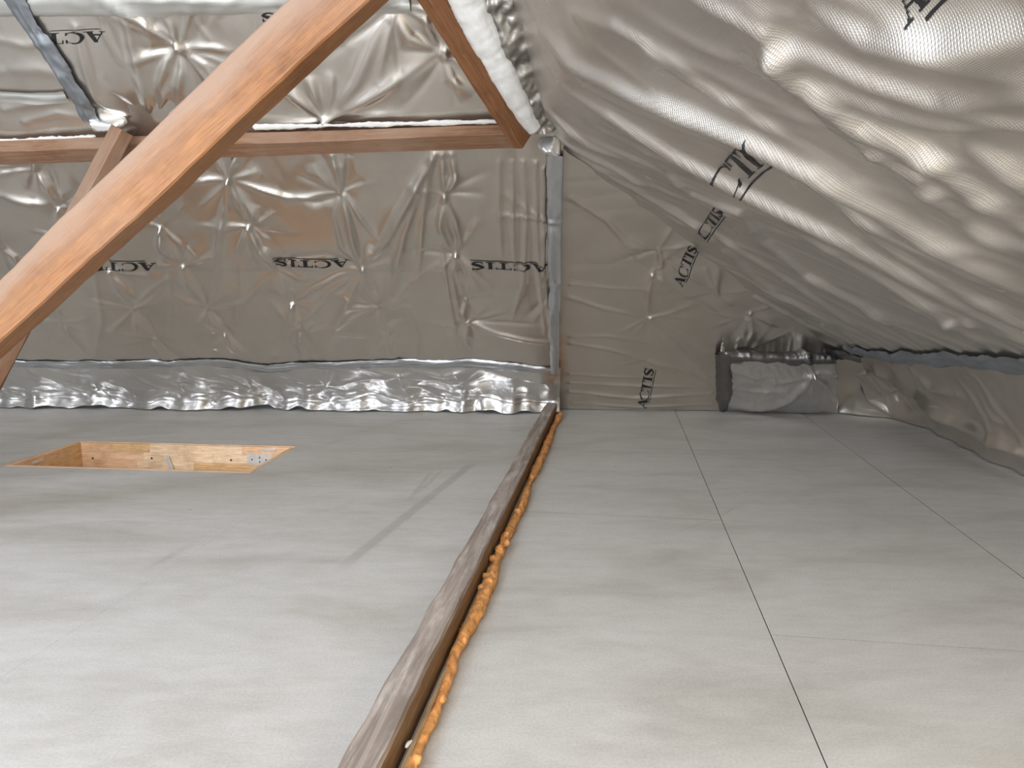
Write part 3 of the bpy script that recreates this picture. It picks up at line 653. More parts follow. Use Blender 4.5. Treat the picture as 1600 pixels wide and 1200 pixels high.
for pts, amp, w, as_ in [
    ([(836, 35), (880, 78), (960, 118), (1080, 158), (1180, 190), (1290, 240), (1420, 320), (1560, 410), (1700, 500)], 0.050, 0.022, ASY),
    ([(860, 110), (960, 175), (1060, 232), (1170, 288), (1300, 352), (1440, 430), (1560, 505), (1680, 580)], 0.040, 0.018, ASY),
    ([(1060, -30), (1150, 5), (1205, 30), (1262, 88), (1360, 160), (1474, 222), (1560, 285), (1680, 370)], 0.038, 0.016, ASY),
    ([(1210, 45), (1290, 130), (1400, 210), (1455, 245), (1530, 320), (1650, 410)], 0.026, 0.016, ASY),
    ([(1130, 40), (1270, 62), (1390, 105), (1490, 128), (1600, 118), (1750, 100)], 0.032, 0.024, ASY),
    ([(1250, -10), (1380, 30), (1500, 40), (1620, 25), (1750, 0)], 0.040, 0.024, ASY),
    ([(1280, 100), (1400, 150), (1500, 160), (1620, 165)], 0.028, 0.02, ASY),
    ([(890, 235), (960, 275), (1010, 302), (1090, 350), (1170, 420), (1270, 490)], 0.022, 0.012, ASY),
    ([(842, 148), (868, 182), (920, 220), (990, 250)], 0.022, 0.012, ASY), ([(852, 200), (885, 228), (950, 258), (1040, 310)], 0.016, 0.010, ASY),
    ([(1000, 225), (1080, 298), (1160, 326), (1195, 372), (1260, 425), (1350, 475), (1450, 545)], 0.026, 0.013, ASY),
    ([(960, 270), (1060, 330), (1180, 405), (1290, 475), (1400, 545)], 0.018, 0.011, ASY),
    ([(1040, 370), (1120, 425), (1220, 480), (1320, 540)], 0.018, 0.011, ASY), ([(1090, 395), (1200, 445), (1300, 500), (1360, 545)], 0.014, 0.010, ASY),
    ([(1250, 370), (1350, 420), (1450, 480), (1560, 550)], 0.022, 0.013, ASY), ([(1330, 345), (1430, 410), (1530, 470), (1680, 560)], 0.022, 0.013, ASY),
    ([(1200, 215), (1320, 285), (1450, 365), (1600, 460)], 0.024, 0.013, ASY), ([(1020, 60), (1110, 125), (1220, 190), (1330, 250)], 0.018, 0.012, ASY),
    ([(880, 15), (960, 30), (1005, 55), (1060, 105), (1150, 160)], 0.018, 0.012, ASY), ([(1390, 470), (1480, 500), (1560, 515), (1640, 560)], 0.014, 0.010, ASY),
    ([(1500, 190), (1580, 240), (1700, 330)], 0.026, 0.02, ASY)]:
    rsl.ridge(pts, amp*1.45, w, w*1.5, taper=(0.0, 0.4), sharp=1.3, asym=as_)
rsl.final()
mB = (rsl.D-OA)@NA > -0.07
_tp = np.array([rsl.loc(*p) for p in ((1310, 552), (1360, 556), (1430, 562), (1500, 566), (1590, 570))]); _tp = _tp[np.argsort(_tp[:, 1])]
mB &= PPb > np.interp(YYb, _tp[:, 1], _tp[:, 0])-0.045
WB = (PPb > PLEN-0) & False
# roof-window opening in this slope, behind the viewpoint
pw = np.interp(-0.95, -fx, fine)
mB &= ~((abs(PPb-pw) < 0.34) & (abs(YYb+0.45) < 0.5))
o_rsl = rsl.build('foil_insulation_sheet', M_FOILR, mask=mB); tag(o_rsl, 'large draped foil sheet covering the whole right-hand roof slope', 'foil insulation')
wf = []
for (pa, pb, ya, yb) in ((-0.40, -0.34, -1.01, 0.11), (0.34, 0.40, -1.01, 0.11), (-0.34, 0.34, -1.01, -0.95), (-0.34, 0.34, 0.05, 0.11)):
    for h in (-0.02, 0.08):
        for pp, yy in ((pa, ya), (pb, ya), (pb, yb), (pa, yb)): wf.append(Bsurf(pw+pp, yy)+np.array([0.44, 0, 0.9])*h)
FB = []
for k in range(4): b = 8*k; FB += [(b, b+3, b+2, b+1), (b+4, b+5, b+6, b+7)]+[(b+i, b+(i+1) % 4, b+4+(i+1) % 4, b+4+i) for i in range(4)]
o = link('window_3', mesh_py('window_frame', wf, FB), M_BATT); tag(o, 'roof window frame in the right slope beside the viewpoint', None, None, 'structure')
lettering(rsl, o_rsl, 'CTIS', (1132, 318), (1222, 222), (1103, 292), 0.0022, (0.2, 1.0))
lettering(rsl, o_rsl, 'ACTIS', (1100, 377), (1132, 335), (1088, 368), 0.0022)
lettering(tri, o_tri, 'ACTIS', (1066, 449), (1090, 388), (1052, 441), 0.0022)
lettering(rsl, o_rsl, 'ACTIS', (1430, 17), (1560, -90), (1385, -25), 0.0022)
# outer boarding above that slope
bo = []
nbp = 24
ps = np.linspace(0, PLEN, nbp)
for off in (0.12, 0.15):
    for y in (-2.75, 4.4):
        for p in ps: bo.append(Bsurf(p, y)+np.array([0.44, 0, 0.9])*off)
FB = []
for i in range(nbp-1):
    FB += [(i, i+1, nbp+i+1, nbp+i), (2*nbp+i, 3*nbp+i, 3*nbp+i+1, 2*nbp+i+1)]
o = link('ceiling_slope', mesh_py('ceiling_slope', bo, FB), M_BACK); tag(o, 'sloping roof boarding behind the right-hand foil', None, None, 'structure')

# ------------------------------------------------------------------ Bezier sheet helper for the skirts
def bez(P0, P1, P2, P3, n):
    t = np.linspace(0, 1, n)[:, None, None]
    return (1-t)**3*P0+3*(1-t)**2*t*P1+3*(1-t)*t**2*P2+t**3*P3
# far skirt
s = np.linspace(-4.25, sC+0.04, 560)
r = np.random.default_rng(5)
def smooth1(n, k, seed):
    q = np.random.default_rng(seed).standard_normal(n+2*k); g = np.exp(-np.linspace(-2, 2, 2*k+1)**2); v = np.convolve(q, g, 'valid'); return v/v.std()
wav = 0.020*smooth1(560, 26, 51)+0.010*smooth1(560, 9, 52)
z3 = np.array([0, 0, 1.0])
P0 = A(s, np.full(560, tT), 0.01); P1 = P0-TA*0.24+NA*(0.01+0.03*smooth1(560, 30, 53))[:, None]
Fe = OF+s[:, None]*EA-AX*(0.02+wav)[:, None]
P2 = Fe+AX*(0.10+0.02*smooth1(560, 20, 54))[:, None]+z3*(0.11+0.025*smooth1(560, 22, 55))[:, None]
P3 = Fe-AX*0.004+z3*(0.012+0.012*np.clip(smooth1(560, 14, 56), 0, 2))[:, None]
nv = 74
PB = bez(P0, P1, P2, P3, nv)
curl = [P3+AX*0.010-z3*0.006, P3+AX*0.035-z3*0.009]
PB = np.concatenate([PB, np.array([np.maximum(c, c*[1, 1, 0]+[0, 0, 0.002]) for c in curl])])
skt = Sheet(PB, s, np.linspace(0, 0.58, PB.shape[0]))
skt.noise(0.003, 0.18, 0.12, 57, 0.4, 2.0)
skt.noise(0.0005, 0.05, 0.05, 58, 0, 2.4)
fadeT = np.clip((0.56-skt.TT)/0.05, 0, 1)*np.clip(skt.TT/0.04, 0, 1)
for x, y in ((508, 603), (515, 628), (406, 622), (625, 588), (280, 600), (150, 610), (720, 600), (60, 620), (200, 632), (330, 630), (650, 630)):
    skt.staple(x, y, 0.014, 0.04, 9, 0.20, 0.008)
for pts, amp, w in [
    ([(50, 578), (110, 600), (175, 625)], 0.018, 0.014), ([(5, 605), (45, 620), (85, 622)], 0.014, 0.012), ([(20, 622), (70, 630), (85, 632)], 0.014, 0.012), ([(90, 595), (130, 615), (150, 630)], 0.014, 0.012), ([(265, 578), (280, 600), (300, 625)], 0.014, 0.012), ([(290, 580), (350, 595), (400, 608)], 0.012, 0.014), ([(380, 578), (390, 600), (405, 622)], 0.012, 0.012), ([(405, 580), (460, 592), (508, 602)], 0.014, 0.012), ([(500, 578), (505, 590), (508, 603)], 0.012, 0.010), ([(510, 603), (560, 594), (620, 586)], 0.014, 0.016), ([(514, 628), (580, 615), (640, 625), (720, 634)], 0.014, 0.014), ([(622, 588), (660, 605), (700, 625)], 0.014, 0.012), ([(640, 578), (690, 586), (740, 575)], 0.018, 0.012), ([(760, 578), (800, 590), (865, 598)], 0.016, 0.014), ([(625, 588), (680, 592), (730, 600)], 0.010, 0.010), ([(405, 622), (450, 626), (512, 628)], 0.012, 0.012), ([(300, 620), (350, 610), (400, 622)], 0.012, 0.012), ([(710, 610), (770, 622), (850, 628)], 0.010, 0.012), ([(200, 580), (235, 600), (290, 615)], 0.012, 0.014)]:
    skt.ridge(pts, amp*0.9, w, w*1.3, taper=(0.6, 0.3))
skt.H *= fadeT
skt.final(); skt.D[..., 2] = np.maximum(skt.D[..., 2], 0.0015)
o_sk = skt.build('foil_skirt', M_FOILS); tag(o_sk, 'shiny crumpled foil skirt along the far floor edge under the taped seam', 'foil insulation')

# right knee skirt
topx = [(1308, 552), (1360, 558), (1430, 566), (1500, 572), (1600, 578)]
botx = [(1306, 646), (1335, 650), (1385, 655), (1420, 664), (1445, 672), (1480, 690), (1520, 710), (1560, 728), (1600, 743)]
tp = np.array([onB(*p) for p in topx]); bp_ = np.array([onz(*p) for p in botx])
tp = np.vstack([tp, tp[-1]+[0.02, -0.5, -0.02], [tp[-1][0]+0.12, 1.2, tp[-1][2]-0.02], [tp[-1][0]+0.3, -2.7, tp[-1][2]-0.02]])
bp_ = np.vstack([bp_, bp_[-1]+[0.06, -0.45, 0], [bp_[-1][0]+0.12, 1.2, 0], [bp_[-1][0]+0.3, -2.7, 0]])
def resample(Pk, ys):
    o = np.argsort(Pk[:, 1]); return np.stack([np.interp(ys, Pk[o, 1], Pk[o, 0]), ys, np.interp(ys, Pk[o, 1], Pk[o, 2])], -1)
nk = 640
def arcres(Pk, n):
    L = np.concatenate([[0], np.cumsum(np.linalg.norm(np.diff(Pk, axis=0), axis=1))]); u = np.linspace(0, L[-1], n)
    return np.stack([np.interp(u, L, Pk[:, k]) for k in range(3)], -1), L[-1]
bk, Lk = arcres(bp_, nk)
ub = np.linspace(0, 1, nk)
tk0, Lt = arcres(tp, nk)
tk = np.stack([np.interp(bk[:, 1], tk0[::-1, 1], tk0[::-1, k]) for k in range(3)], -1)
rt = np.array([1.0, 0.1, 0])
tk = tk+[0.04, 0, 0.03]
P1 = tk*0.72+bk*0.28+rt*(0.06+0.02*smooth1(nk, 25, 61))[:, None]
belly = np.clip((4.3-bk[:, 1])/0.5, 0, 1)
P2 = bk+rt*(-0.02-0.09*belly+0.03*smooth1(nk, 25, 62))[:, None]+z3*(0.15+0.05*belly+0.02*smooth1(nk, 20, 63))[:, None]
P3 = bk+z3*0.008+rt*(0.012*smooth1(nk, 12, 64))[:, None]
PB = bez(tk, P1, P2, P3, 66)
PB = np.concatenate([PB, (P3+rt*0.03-z3*0.006)[None]])
kne = Sheet(PB, np.linspace(0, Lk, nk), np.linspace(0, 0.55, PB.shape[0]))
kne.noise(0.004, 0.25, 0.14, 65, -0.5, 2.0); kne.noise(0.0004, 0.06, 0.05, 66, 0, 2.4)
for pts, amp, w in [
    ([(1375, 580), (1430, 615), (1500, 652), (1560, 682), (1600, 702), (1680, 740)], 0.075, 0.034), ([(1425, 582), (1460, 605), (1500, 618)], 0.028, 0.024), ([(1325, 570), (1350, 595), (1375, 617)], 0.02, 0.016), ([(1330, 580), (1345, 585), (1365, 580)], 0.014, 0.012), ([(1500, 600), (1530, 640), (1570, 690)], 0.016, 0.016), ([(1345, 600), (1360, 625), (1400, 655)], 0.022, 0.02), ([(1370, 620), (1400, 610), (1420, 640)], -0.016, 0.02), ([(1520, 585), (1560, 640), (1600, 690)], 0.014, 0.016), ([(1400, 660), (1440, 640), (1490, 670)], -0.02, 0.03), ([(1540, 705), (1555, 690), (1600, 700)], 0.018, 0.018), ([(1530, 620), (1550, 650), (1575, 665)], 0.014, 0.012)]:
    kne.ridge(pts, amp, w, w*1.1, taper=(0.5, 0.6))
kne.H *= np.clip((0.54-kne.TT)/0.04, 0, 1)
kne.final(); kne.D[..., 2] = np.maximum(kne.D[..., 2], 0.0015)
o_kn = kne.build('foil_skirt', M_FOIL); tag(o_kn, 'billowing foil skirt on the floor under the right-hand slope', 'foil insulation')

# wrapped foil box in the right corner
c00, c10, c01, c11 = onz(1122, 643), onz(1306, 647), None, None
dep = 0.0
bx = np.linspace(0, 1, 120); bv = np.linspace(0, 1, 70)
L0, R0 = onz(1120, 641), onz(1310, 647)
Lt_, Rt_ = onplane(1130, 550, OA+NA*0.05, NA), onplane(1305, 556, OA+NA*0.06, NA)
BXg, BVg = np.meshgrid(bx, bv)
bot = L0+(R0-L0)*bx[:, None]; top = Lt_+(Rt_-Lt_)*bx[:, None]
PBx = top[None]*(1-bv[:, None, None])+bot[None]*bv[:, None, None]
bulge = 0.30*(np.sin(np.pi*BXg)**0.6)*(BVg**1.3)*np.sqrt(np.clip(1-BVg, 0, 1))
PBx = PBx+np.array([-0.1, -1, -0.05])*bulge[..., None]
PBx[:, :4] += np.array([0, 1.0, 0])*np.array([0.25, 0.14, 0.06, 0.01])[None, :, None]
PBx[:3] += np.array([0, 1.0, 0.0])*np.array([0.25, 0.10, 0.02])[:, None, None]
fbx = Sheet(PBx, np.linspace(0, 0.8, 120), np.linspace(0, 0.42, 70))
fbx.noise(0.003, 0.15, 0.08, 71); fbx.noise(0.0012, 0.04, 0.04, 72)
fbx.staple(1272, 585, 0.02, 0.05, 12, 0.25, 0.013)
for pts, amp, w in [([(1145, 605), (1180, 612), (1230, 610)], 0.014, 0.012), ([(1140, 632), (1190, 638), (1230, 625), (1270, 590)], 0.03, 0.024), ([(1272, 586), (1240, 592), (1210, 600)], 0.02, 0.016), ([(1272, 586), (1290, 600), (1300, 620)], 0.02, 0.014), ([(1145, 580), (1180, 590), (1260, 585)], 0.010, 0.014), ([(1272, 586), (1278, 610), (1285, 640)], 0.014, 0.014)]:
    fbx.ridge(pts, amp, w, w*1.3, taper=(0.5, 0.5))
fbx.final(); fbx.D[..., 2] = np.maximum(fbx.D[..., 2], 0.002)
o_bx = fbx.build('foil_wrapped_box', M_FOILS); tag(o_bx, 'bulging foil-wrapped box on the floor in the right-hand corner', 'foil insulation')

# ------------------------------------------------------------------ tapes
o = strip('seam_tape', low, [(-60, 565), (20, 566), (100, 568), (200, 567), (300, 568), (365, 568), (420, 577), (470, 572), (560, 568), (640, 567), (720, 568), (800, 572), (872, 582)], 0.075, M_TAPE, None, 0.005, 0.004, 3, 260, 13, 0.012)
tag(o, 'long horizontal silver tape above the far foil skirt', 'tape')
o = strip('seam_tape', low, [(871, 238), (872, 300), (872, 400), (872, 500), (876, 590)], 0.105, M_TAPE, None, 0.012, 0.003, 4, 160, 11, 0.014, 0.06)
tag(o, 'vertical grey tape covering the rafter between two foil sheets', 'tape')
o = strip('seam_tape', upp, [(-75, -240), (-25, -120), (10, -40), (35, 10), (60, 50), (90, 95), (120, 140), (145, 185)], 0.080, M_TAPEM, None, 0.014, 0.004, 5, 120, 11, 0.012)
tag(o, 'dark slanting tape at the upper left above the purlin', 'tape')
o = strip('lap_strip', upp, [(-900, 20), (-300, 12), (50, 9), (160, 10), (300, 10), (450, 8), (640, 6)], 0.075, M_LAP, None, 0.010, 0.002, 6, 120, 7, 0.004)
tag(o, 'pale matte foil lap strip along the top edge of the picture', 'tape')
o = strip('lap_strip', upp, [(-900, 165), (-300, 152), (-60, 148), (0, 147), (60, 147), (106, 148)], 0.055, M_LAP, None, 0.010, 0.002, 7, 60, 7, 0.004)
tag(o, 'short pale foil patch strip left of the dark slanting tape', 'tape')
o = strip('seam_tape', kne, [(1300, 553), (1340, 560), (1400, 566), (1470, 570), (1540, 573), (1600, 574)], 0.075, M_TAPE, None, 0.012, 0.005, 8, 170, 11, 0.02)
_tq = [rsl.loc(*p) for p in ((1330, 546), (1380, 552), (1440, 556), (1500, 559), (1560, 562), (1600, 564))]
_tq += [(_tq[-1][0], 1.5), (_tq[-1][0], 0.0), (_tq[-1][0], -2.6)]
o_rt = strip('seam_tape', rsl, _tq, 0.115, M_TAPEM, None, 0.014, 0.004, 9, 420, 13, 0.02, 0.12, st=True)
bpy.data.objects.remove(o)
tag(o_rt, 'blue-grey tape along the knee of the right-hand slope', 'tape')
o = strip('seam_tape', fbx, [(1128, 552), (1128, 590), (1124, 640)], 0.115, M_TAPED, None, 0.012, 0.006, 10, 60, 9, 0.012, 0.15)
tag(o, 'dark upright tape down the left edge of the foil box', 'tape')
o = strip('seam_tape', fbx, [(1118, 556), (1170, 556), (1230, 559), (1308, 562)], 0.055, M_TAPED, None, 0.010, 0.003, 11, 90, 9, 0.008, 0.2)
tag(o, 'dark tape along the top edge of the foil box', 'tape')
o = strip('seam_tape', rsl, [(1240, 552), (1270, 548), (1300, 547), (1335, 550)], 0.11, M_TAPED, None, 0.02, 0.007, 12, 60, 11, 0.014, 0.25)
tag(o, 'crumpled dark tape where the foil box meets the right slope', 'tape')

# ------------------------------------------------------------------ timbers
def beam(name, p0, p1, w, h, side_hint, mat, n=40, wave=0.002, seed=1, parent=None, bev=0.004, taper=1.0, ref=None):
    """square-edged timber; local X along it, local Y across (w), local Z (h). side_hint: direction for local Z"""
    p0 = np.array(p0); p1 = np.array(p1); d = p1-p0; L = np.linalg.norm(d); x = d/L
    zz = np.array(side_hint, float); zz = zz-x*(zz@x); zz /= np.linalg.norm(zz); yy = np.cross(zz, x)
    rr = np.random.default_rng(seed); V, Fc = [], []
    prof = []
    b = bev
    for sy, sz in ((-1, -1), (1, -1), (1, 1), (-1, 1)):
        cy, cz = sy*w/2, sz*h/2
        pts = [(cy-sy*b, cz), (cy, cz-sz*b)]
        if (sy, sz) in ((1, -1), (-1, 1)): pass
        prof.append(pts)
    order = [prof[0][1], prof[0][0], prof[1][0], prof[1][1], prof[2][1], prof[2][0], prof[3][0], prof[3][1]]
    def sm(k=3):
        q = rr.standard_normal(n+1+2*k); return np.convolve(q, np.ones(2*k+1)/math.sqrt(2*k+1), 'valid')
    offs = [(sm()*wave, sm()*wave) for _ in range(4)]
    for i in range(n+1):
        for k, (py, pz) in enumerate(order):
            c = k//2; V.append((L*i/n, py*(1+(taper-1)*i/n)+offs[c][0][i], pz*(1+(taper-1)*i/n)+offs[c][1][i]))
    for i in range(n):
        for k in range(8): j = (k+1) % 8; Fc.append((8*i+k, 8*(i+1)+k, 8*(i+1)+j, 8*i+j))
    Fc.append(tuple(range(8))); Fc.append(tuple(8*n+k for k in reversed(range(8))))
    me = mesh_py(name, V, Fc); bm = bmesh.new(); bm.from_mesh(me); bmesh.ops.recalc_face_normals(bm, faces=bm.faces); bm.to_mesh(me); bm.free()
    o = link(name, me, mat, parent)
    M = Matrix(((x[0], yy[0], zz[0], p0[0]), (x[1], yy[1], zz[1], p0[1]), (x[2], yy[2], zz[2], p0[2]), (0, 0, 0, 1)))
    o.matrix_world = M
    return o
# horizontal purlin
pl = onA(-60, 240)+NA*0.07; pr = onA(806, 216)+NA*0.07
yref = np.array([0, 1.0, 0])
def puP(x, y): return onplane(x, y, OA+NA*0.075, NA)
pA, pBq = puP(-120, 243), puP(800, 213)
pA = pBq+(pA-pBq)*(3.95+pBq[0])/(pBq[0]-pA[0])
tilt = math.radians(28)
o = beam('purlin', pA, pBq, 0.098, 0.058, np.array([0, math.sin(tilt), math.cos(tilt)]), M_TIMB, 60, 0.0016, 3)
tag(o, 'long horizontal brown timber purlin across the far slope', 'beam')
# hip rafter stub
h0 = onplane(815, 218, OA+NA*0.10, NA); h1 = onplane(655, -40, OA+NA*0.10, NA)
o = beam('hip_rafter', h0+(h0-h1)*0.01, h0+(h1-h0)*1.75, 0.095, 0.062, np.array([0.8, -0.58, -0.17]), M_HIP, 40, 0.0016, 5)
tag(o, 'dark brown rafter rising from the right end of the purlin beside white wadding', 'beam')
# big diagonal brace
q0 = atdepth(0, 502, 2.2); q1 = atdepth(531, 0, 1.9); dq = (q1-q0)
b0 = q0-dq*(q0[2]-0.0)/dq[2]; b0 = b0+dq*0.02; b1 = q1+dq*0.30
nrm = np.array([-dq[2], 0, dq[0]]); 
o = beam('diagonal_brace', b0, b1, 0.100, 0.128, nrm, M_BRACE, 70, 0.0022, 7, bev=0.005)
tag(o, 'thick orange-brown diagonal timber brace crossing the foreground', 'beam')
# thinner strut behind it
g0 = puP(203, 212)+np.array([0, -0.075, 0]); g1 = atdepth(93, 390, g0[1]-0.05)
dg = g1-g0
o = beam('strut', g0-dg*0.02, g0+dg*(g0[2]/-dg[2]-0.03), 0.085, 0.062, np.array([-0.55, -0.75, 0.0]), M_TIMB, 40, 0.0015, 9)
tag(o, 'thin brown timber strut running down-left from the purlin behind the big brace', 'beam')
k0 = atdepth(58, 480, 3.75); k1 = onz(-75, 730)
kk0 = atdepth(44, 470, 3.6); kk1 = np.array([atdepth(-85, 720, 3.6)[0], 3.6, 0.0])
o = beam('strut', kk0, kk1+np.array([0, 0, 0.0]), 0.11, 0.10, np.array([0, -1, 0.0]), M_TIMB, 30, 0.0015, 10)
tag(o, 'short brown strut foot at the far left below the big brace', 'beam')

# floor beam
fb = []
def floor_beam():
    n = 150; m0, m1 = -2.6, 3.72; rr = np.random.default_rng(12)
    def sm(k, a): q = rr.standard_normal(n+1+2*k); return a*np.convolve(q, np.ones(2*k+1)/math.sqrt(2*k+1), 'valid')
    lft, rgt, tz = sm(1, 0.0022)+sm(8, 0.0008), sm(1, 0.0016), sm(6, 0.0012)
    w, h = 0.077, 0.072
    V, Fc = [], []
    L = m1-m0
    for i in range(n+1):
        x = L*i/n
        pr = [(-w, -0.022), (-w+min(0, lft[i])*0.3, h*0.72), (-w+0.004+lft[i], h-0.007+tz[i]), (-w+0.012+lft[i], h+tz[i]*0.5), (-w*0.5, h+tz[i]), (-0.006+rgt[i], h+tz[i]*0.5), (0.0+rgt[i]*0.6, h-0.005), (0, h*0.5), (0, -0.022)]
        V += [(x, -a, b) for a, b in pr]
    k = 9
    for i in range(n):
        for j in range(k): jj = (j+1) % k; Fc.append((k*i+j, k*(i+1)+j, k*(i+1)+jj, k*i+jj))
    Fc.append(tuple(range(k))); Fc.append(tuple(k*n+j for j in reversed(range(k))))
    me = mesh_py('floor_beam', V, Fc); bm = bmesh.new(); bm.from_mesh(me); bmesh.ops.recalc_face_normals(bm, faces=bm.faces); bm.to_mesh(me); bm.free()
    o = link('floor_beam', me, M_SILL)
    p = xy(m0, 0); o.location = (p[0], p[1], 0); o.rotation_euler = (0, 0, math.atan2(BDIR[1], BDIR[0]))
    tag(o, 'long weathered dark timber beam lying on the floor towards the far slope', 'beam')
floor_beam()

# ------------------------------------------------------------------ lumpy tubes: foam bead and wadding
def lumpy(name, pts, rad, mat, seed, n=260, k=14, lump=0.35, fine=0.12, flat=(1, 1), zmin=None, parent=None, extra=0, up=(0, 0, 1), er=0.5):
    rr = np.random.default_rng(seed); pts = np.array(pts, float)
    L = np.concatenate([[0], np.cumsum(np.linalg.norm(np.diff(pts, axis=0), axis=1))]); u = np.linspace(0, L[-1], n)
    C = np.stack([np.interp(u, L, pts[:, i]) for i in range(3)], -1)
    R = np.interp(u, L, rad) if np.ndim(rad) else np.full(n, rad)
    T = np.gradient(C, axis=0); T /= np.linalg.norm(T, axis=1)[:, None]
    B = np.cross(T, np.array(up, float)); B /= np.linalg.norm(B, axis=1)[:, None]; Z = np.cross(B, T)
    th = np.linspace(0, 2*math.pi, k, endpoint=False)
    def sm(w): q = rr.standard_normal((n+2*w, k)); g = np.ones(2*w+1)/math.sqrt(2*w+1); return np.stack([np.convolve(q[:, i], g, 'valid') for i in range(k)], 1)
    q = rr.standard_normal(n+20); s1 = np.convolve(q, np.ones(21)/math.sqrt(21), 'valid')[:, None]
    f = 1+lump*0.6*s1+lump*0.35*sm(3)+fine*sm(1); f = np.clip(f, 0.35, 2.1); f[0] *= 0.3; f[-1] *= 0.3
    P = C[:, None]+(R[:, None]*f)[..., None]*(flat[0]*np.cos(th)[None, :, None]*B[:, None]+flat[1]*np.sin(th)[None, :, None]*Z[:, None])
    V = list(P.reshape(-1, 3)); Fc = []
    for i in range(n-1):
        for j in range(k): jj = (j+1) % k; Fc.append((k*i+j, k*i+jj, k*(i+1)+jj, k*(i+1)+j))
    Fc.append(tuple(reversed(range(k)))); Fc.append(tuple(k*(n-1)+j for j in range(k)))
    bm0 = bmesh.new(); bmesh.ops.create_icosphere(bm0, subdivisions=2, radius=1.0); iv = [np.array(v.co) for v in bm0.verts]; ifc = [[v.index for v in f_.verts] for f_ in bm0.faces]; bm0.free()
    for _ in range(extra):
        i = int(rr.integers(2, n-2)); a = rr.uniform(0.1, 3.0); c = C[i]+R[i]*1.0*(np.cos(a)*B[i]*flat[0]+np.sin(a)*Z[i]*flat[1]); rad_ = R[i]*rr.uniform(0.25, er+0.25)
        b = len(V); V += [c+rad_*v*(1+0.12*rr.standard_normal()) for v in iv]; Fc += [[b+q_ for q_ in f_] for f_ in ifc]
    V = np.array(V)
    if zmin is not None: V[:, 2] = np.maximum(V[:, 2], zmin)
    me = mesh_py(name, V, Fc); bm = bmesh.new(); bm.from_mesh(me); bmesh.ops.recalc_face_normals(bm, faces=bm.faces); bm.to_mesh(me); bm.free()
    return link(name, me, mat, parent, True)
foam = empty('expanding_foam_bead', (*xy(0, 0.02), 0)); tag(foam, 'lumpy orange expanding foam bead along the right side of the floor beam', 'foam')
bpy.context.view_layer.update()
def rel(o, parent):
    o.parent = parent; o.matrix_parent_inverse = parent.matrix_world.inverted(); return o
ms = [-1.2, -0.3, 0.0, 0.25, 0.5, 0.75, 0.95, 1.05, 1.2, 1.32, 1.6, 2.0, 2.4, 2.8, 3.2, 3.66]
rs = [0.012, 0.014, 0.015, 0.013, 0.014, 0.018, 0.022, 0.018, 0.024, 0.017, 0.017, 0.015, 0.016, 0.014, 0.014, 0.014]
fpts = [(*xy(m, 0.026+0.006*math.sin(m*9)), 0.012) for m in ms]
rel(lumpy('bead', fpts, rs, M_FOAM, 21, 420, 12, 0.35, 0.10, (1.0, 1.0), 0.001), foam)
for k, (m, nn_, rr_) in enumerate([(0.94, 0.018, 0.013), (1.0, 0.03, 0.011), (1.15, 0.022, 0.017), (1.22, 0.034, 0.012), (1.3, 0.02, 0.012), (0.86, 0.014, 0.010), (0.55, 0.03, 0.009), (1.55, 0.026, 0.013), (2.05, 0.024, 0.011), (0.1, 0.034, 0.009), (0.3, 0.036, 0.009), (2.6, 0.024, 0.010), (1.08, 0.012, 0.011), (0.90, 0.032, 0.010)]):
    c = xy(m, nn_)
    rel(lumpy('foam_lump', [(c[0], c[1]-rr_*1.2, 0.010+rr_*0.6), (c[0]+0.002, c[1], 0.016+rr_*0.6), (c[0]+0.003, c[1]+rr_*1.2, 0.010+rr_*0.6)], [rr_*0.75, rr_, rr_*0.75], M_FOAM, 40+k, 9, 10, 0.15, 0.10, (1, 1), 0.001), foam)
# pale strip of board edge showing inside the foam
for (ma, mb) in ((-0.35, 0.42), (0.5, 0.98)):
    o = beam('edge_strip', (*xy(ma, 0.018), 0.013), (*xy(mb, 0.020), 0.013), 0.010, 0.024, (0, 0, 1), M_BATT, 20, 0.0008, int(ma*10)+50, bev=0.001)
    tag(o, 'pale thin wood strip in the foam, %s' % ('nearest the viewer' if ma < 0 else 'farther along the floor beam'), 'wood strip')
o = lumpy('paint_chip', [(*xy(0.118, 0.010), 0.028), (*xy(0.13, 0.013), 0.030), (*xy(0.142, 0.016), 0.028)], [0.003, 0.005, 0.003], M_WAD, 77, 8, 8, 0.2, 0.1)
tag(o, 'tiny white chip lying on the foam near the viewer', 'debris')

# wadding showing at the torn edge of the foil beside the hip rafter
def hp(x, y, off): return onplane(x, y, OA+NA*off, NA)
wp_ = [hp(716, -40, .08), hp(732, 10, .08), hp(756, 60, .08), hp(780, 105, .08), hp(800, 145, .08), hp(817, 178, .075), hp(836, 204, .07)]
o = lumpy('wadding_roll', wp_, [0.072, 0.072, 0.066, 0.06, 0.052, 0.05, 0.035], M_WAD, 31, 90, 26, 0.085, 0.008, (1.0, 0.8), None, None, 0, NA)
tag(o, 'thick white fleecy wadding strip between the hip rafter and the right slope', 'wadding')
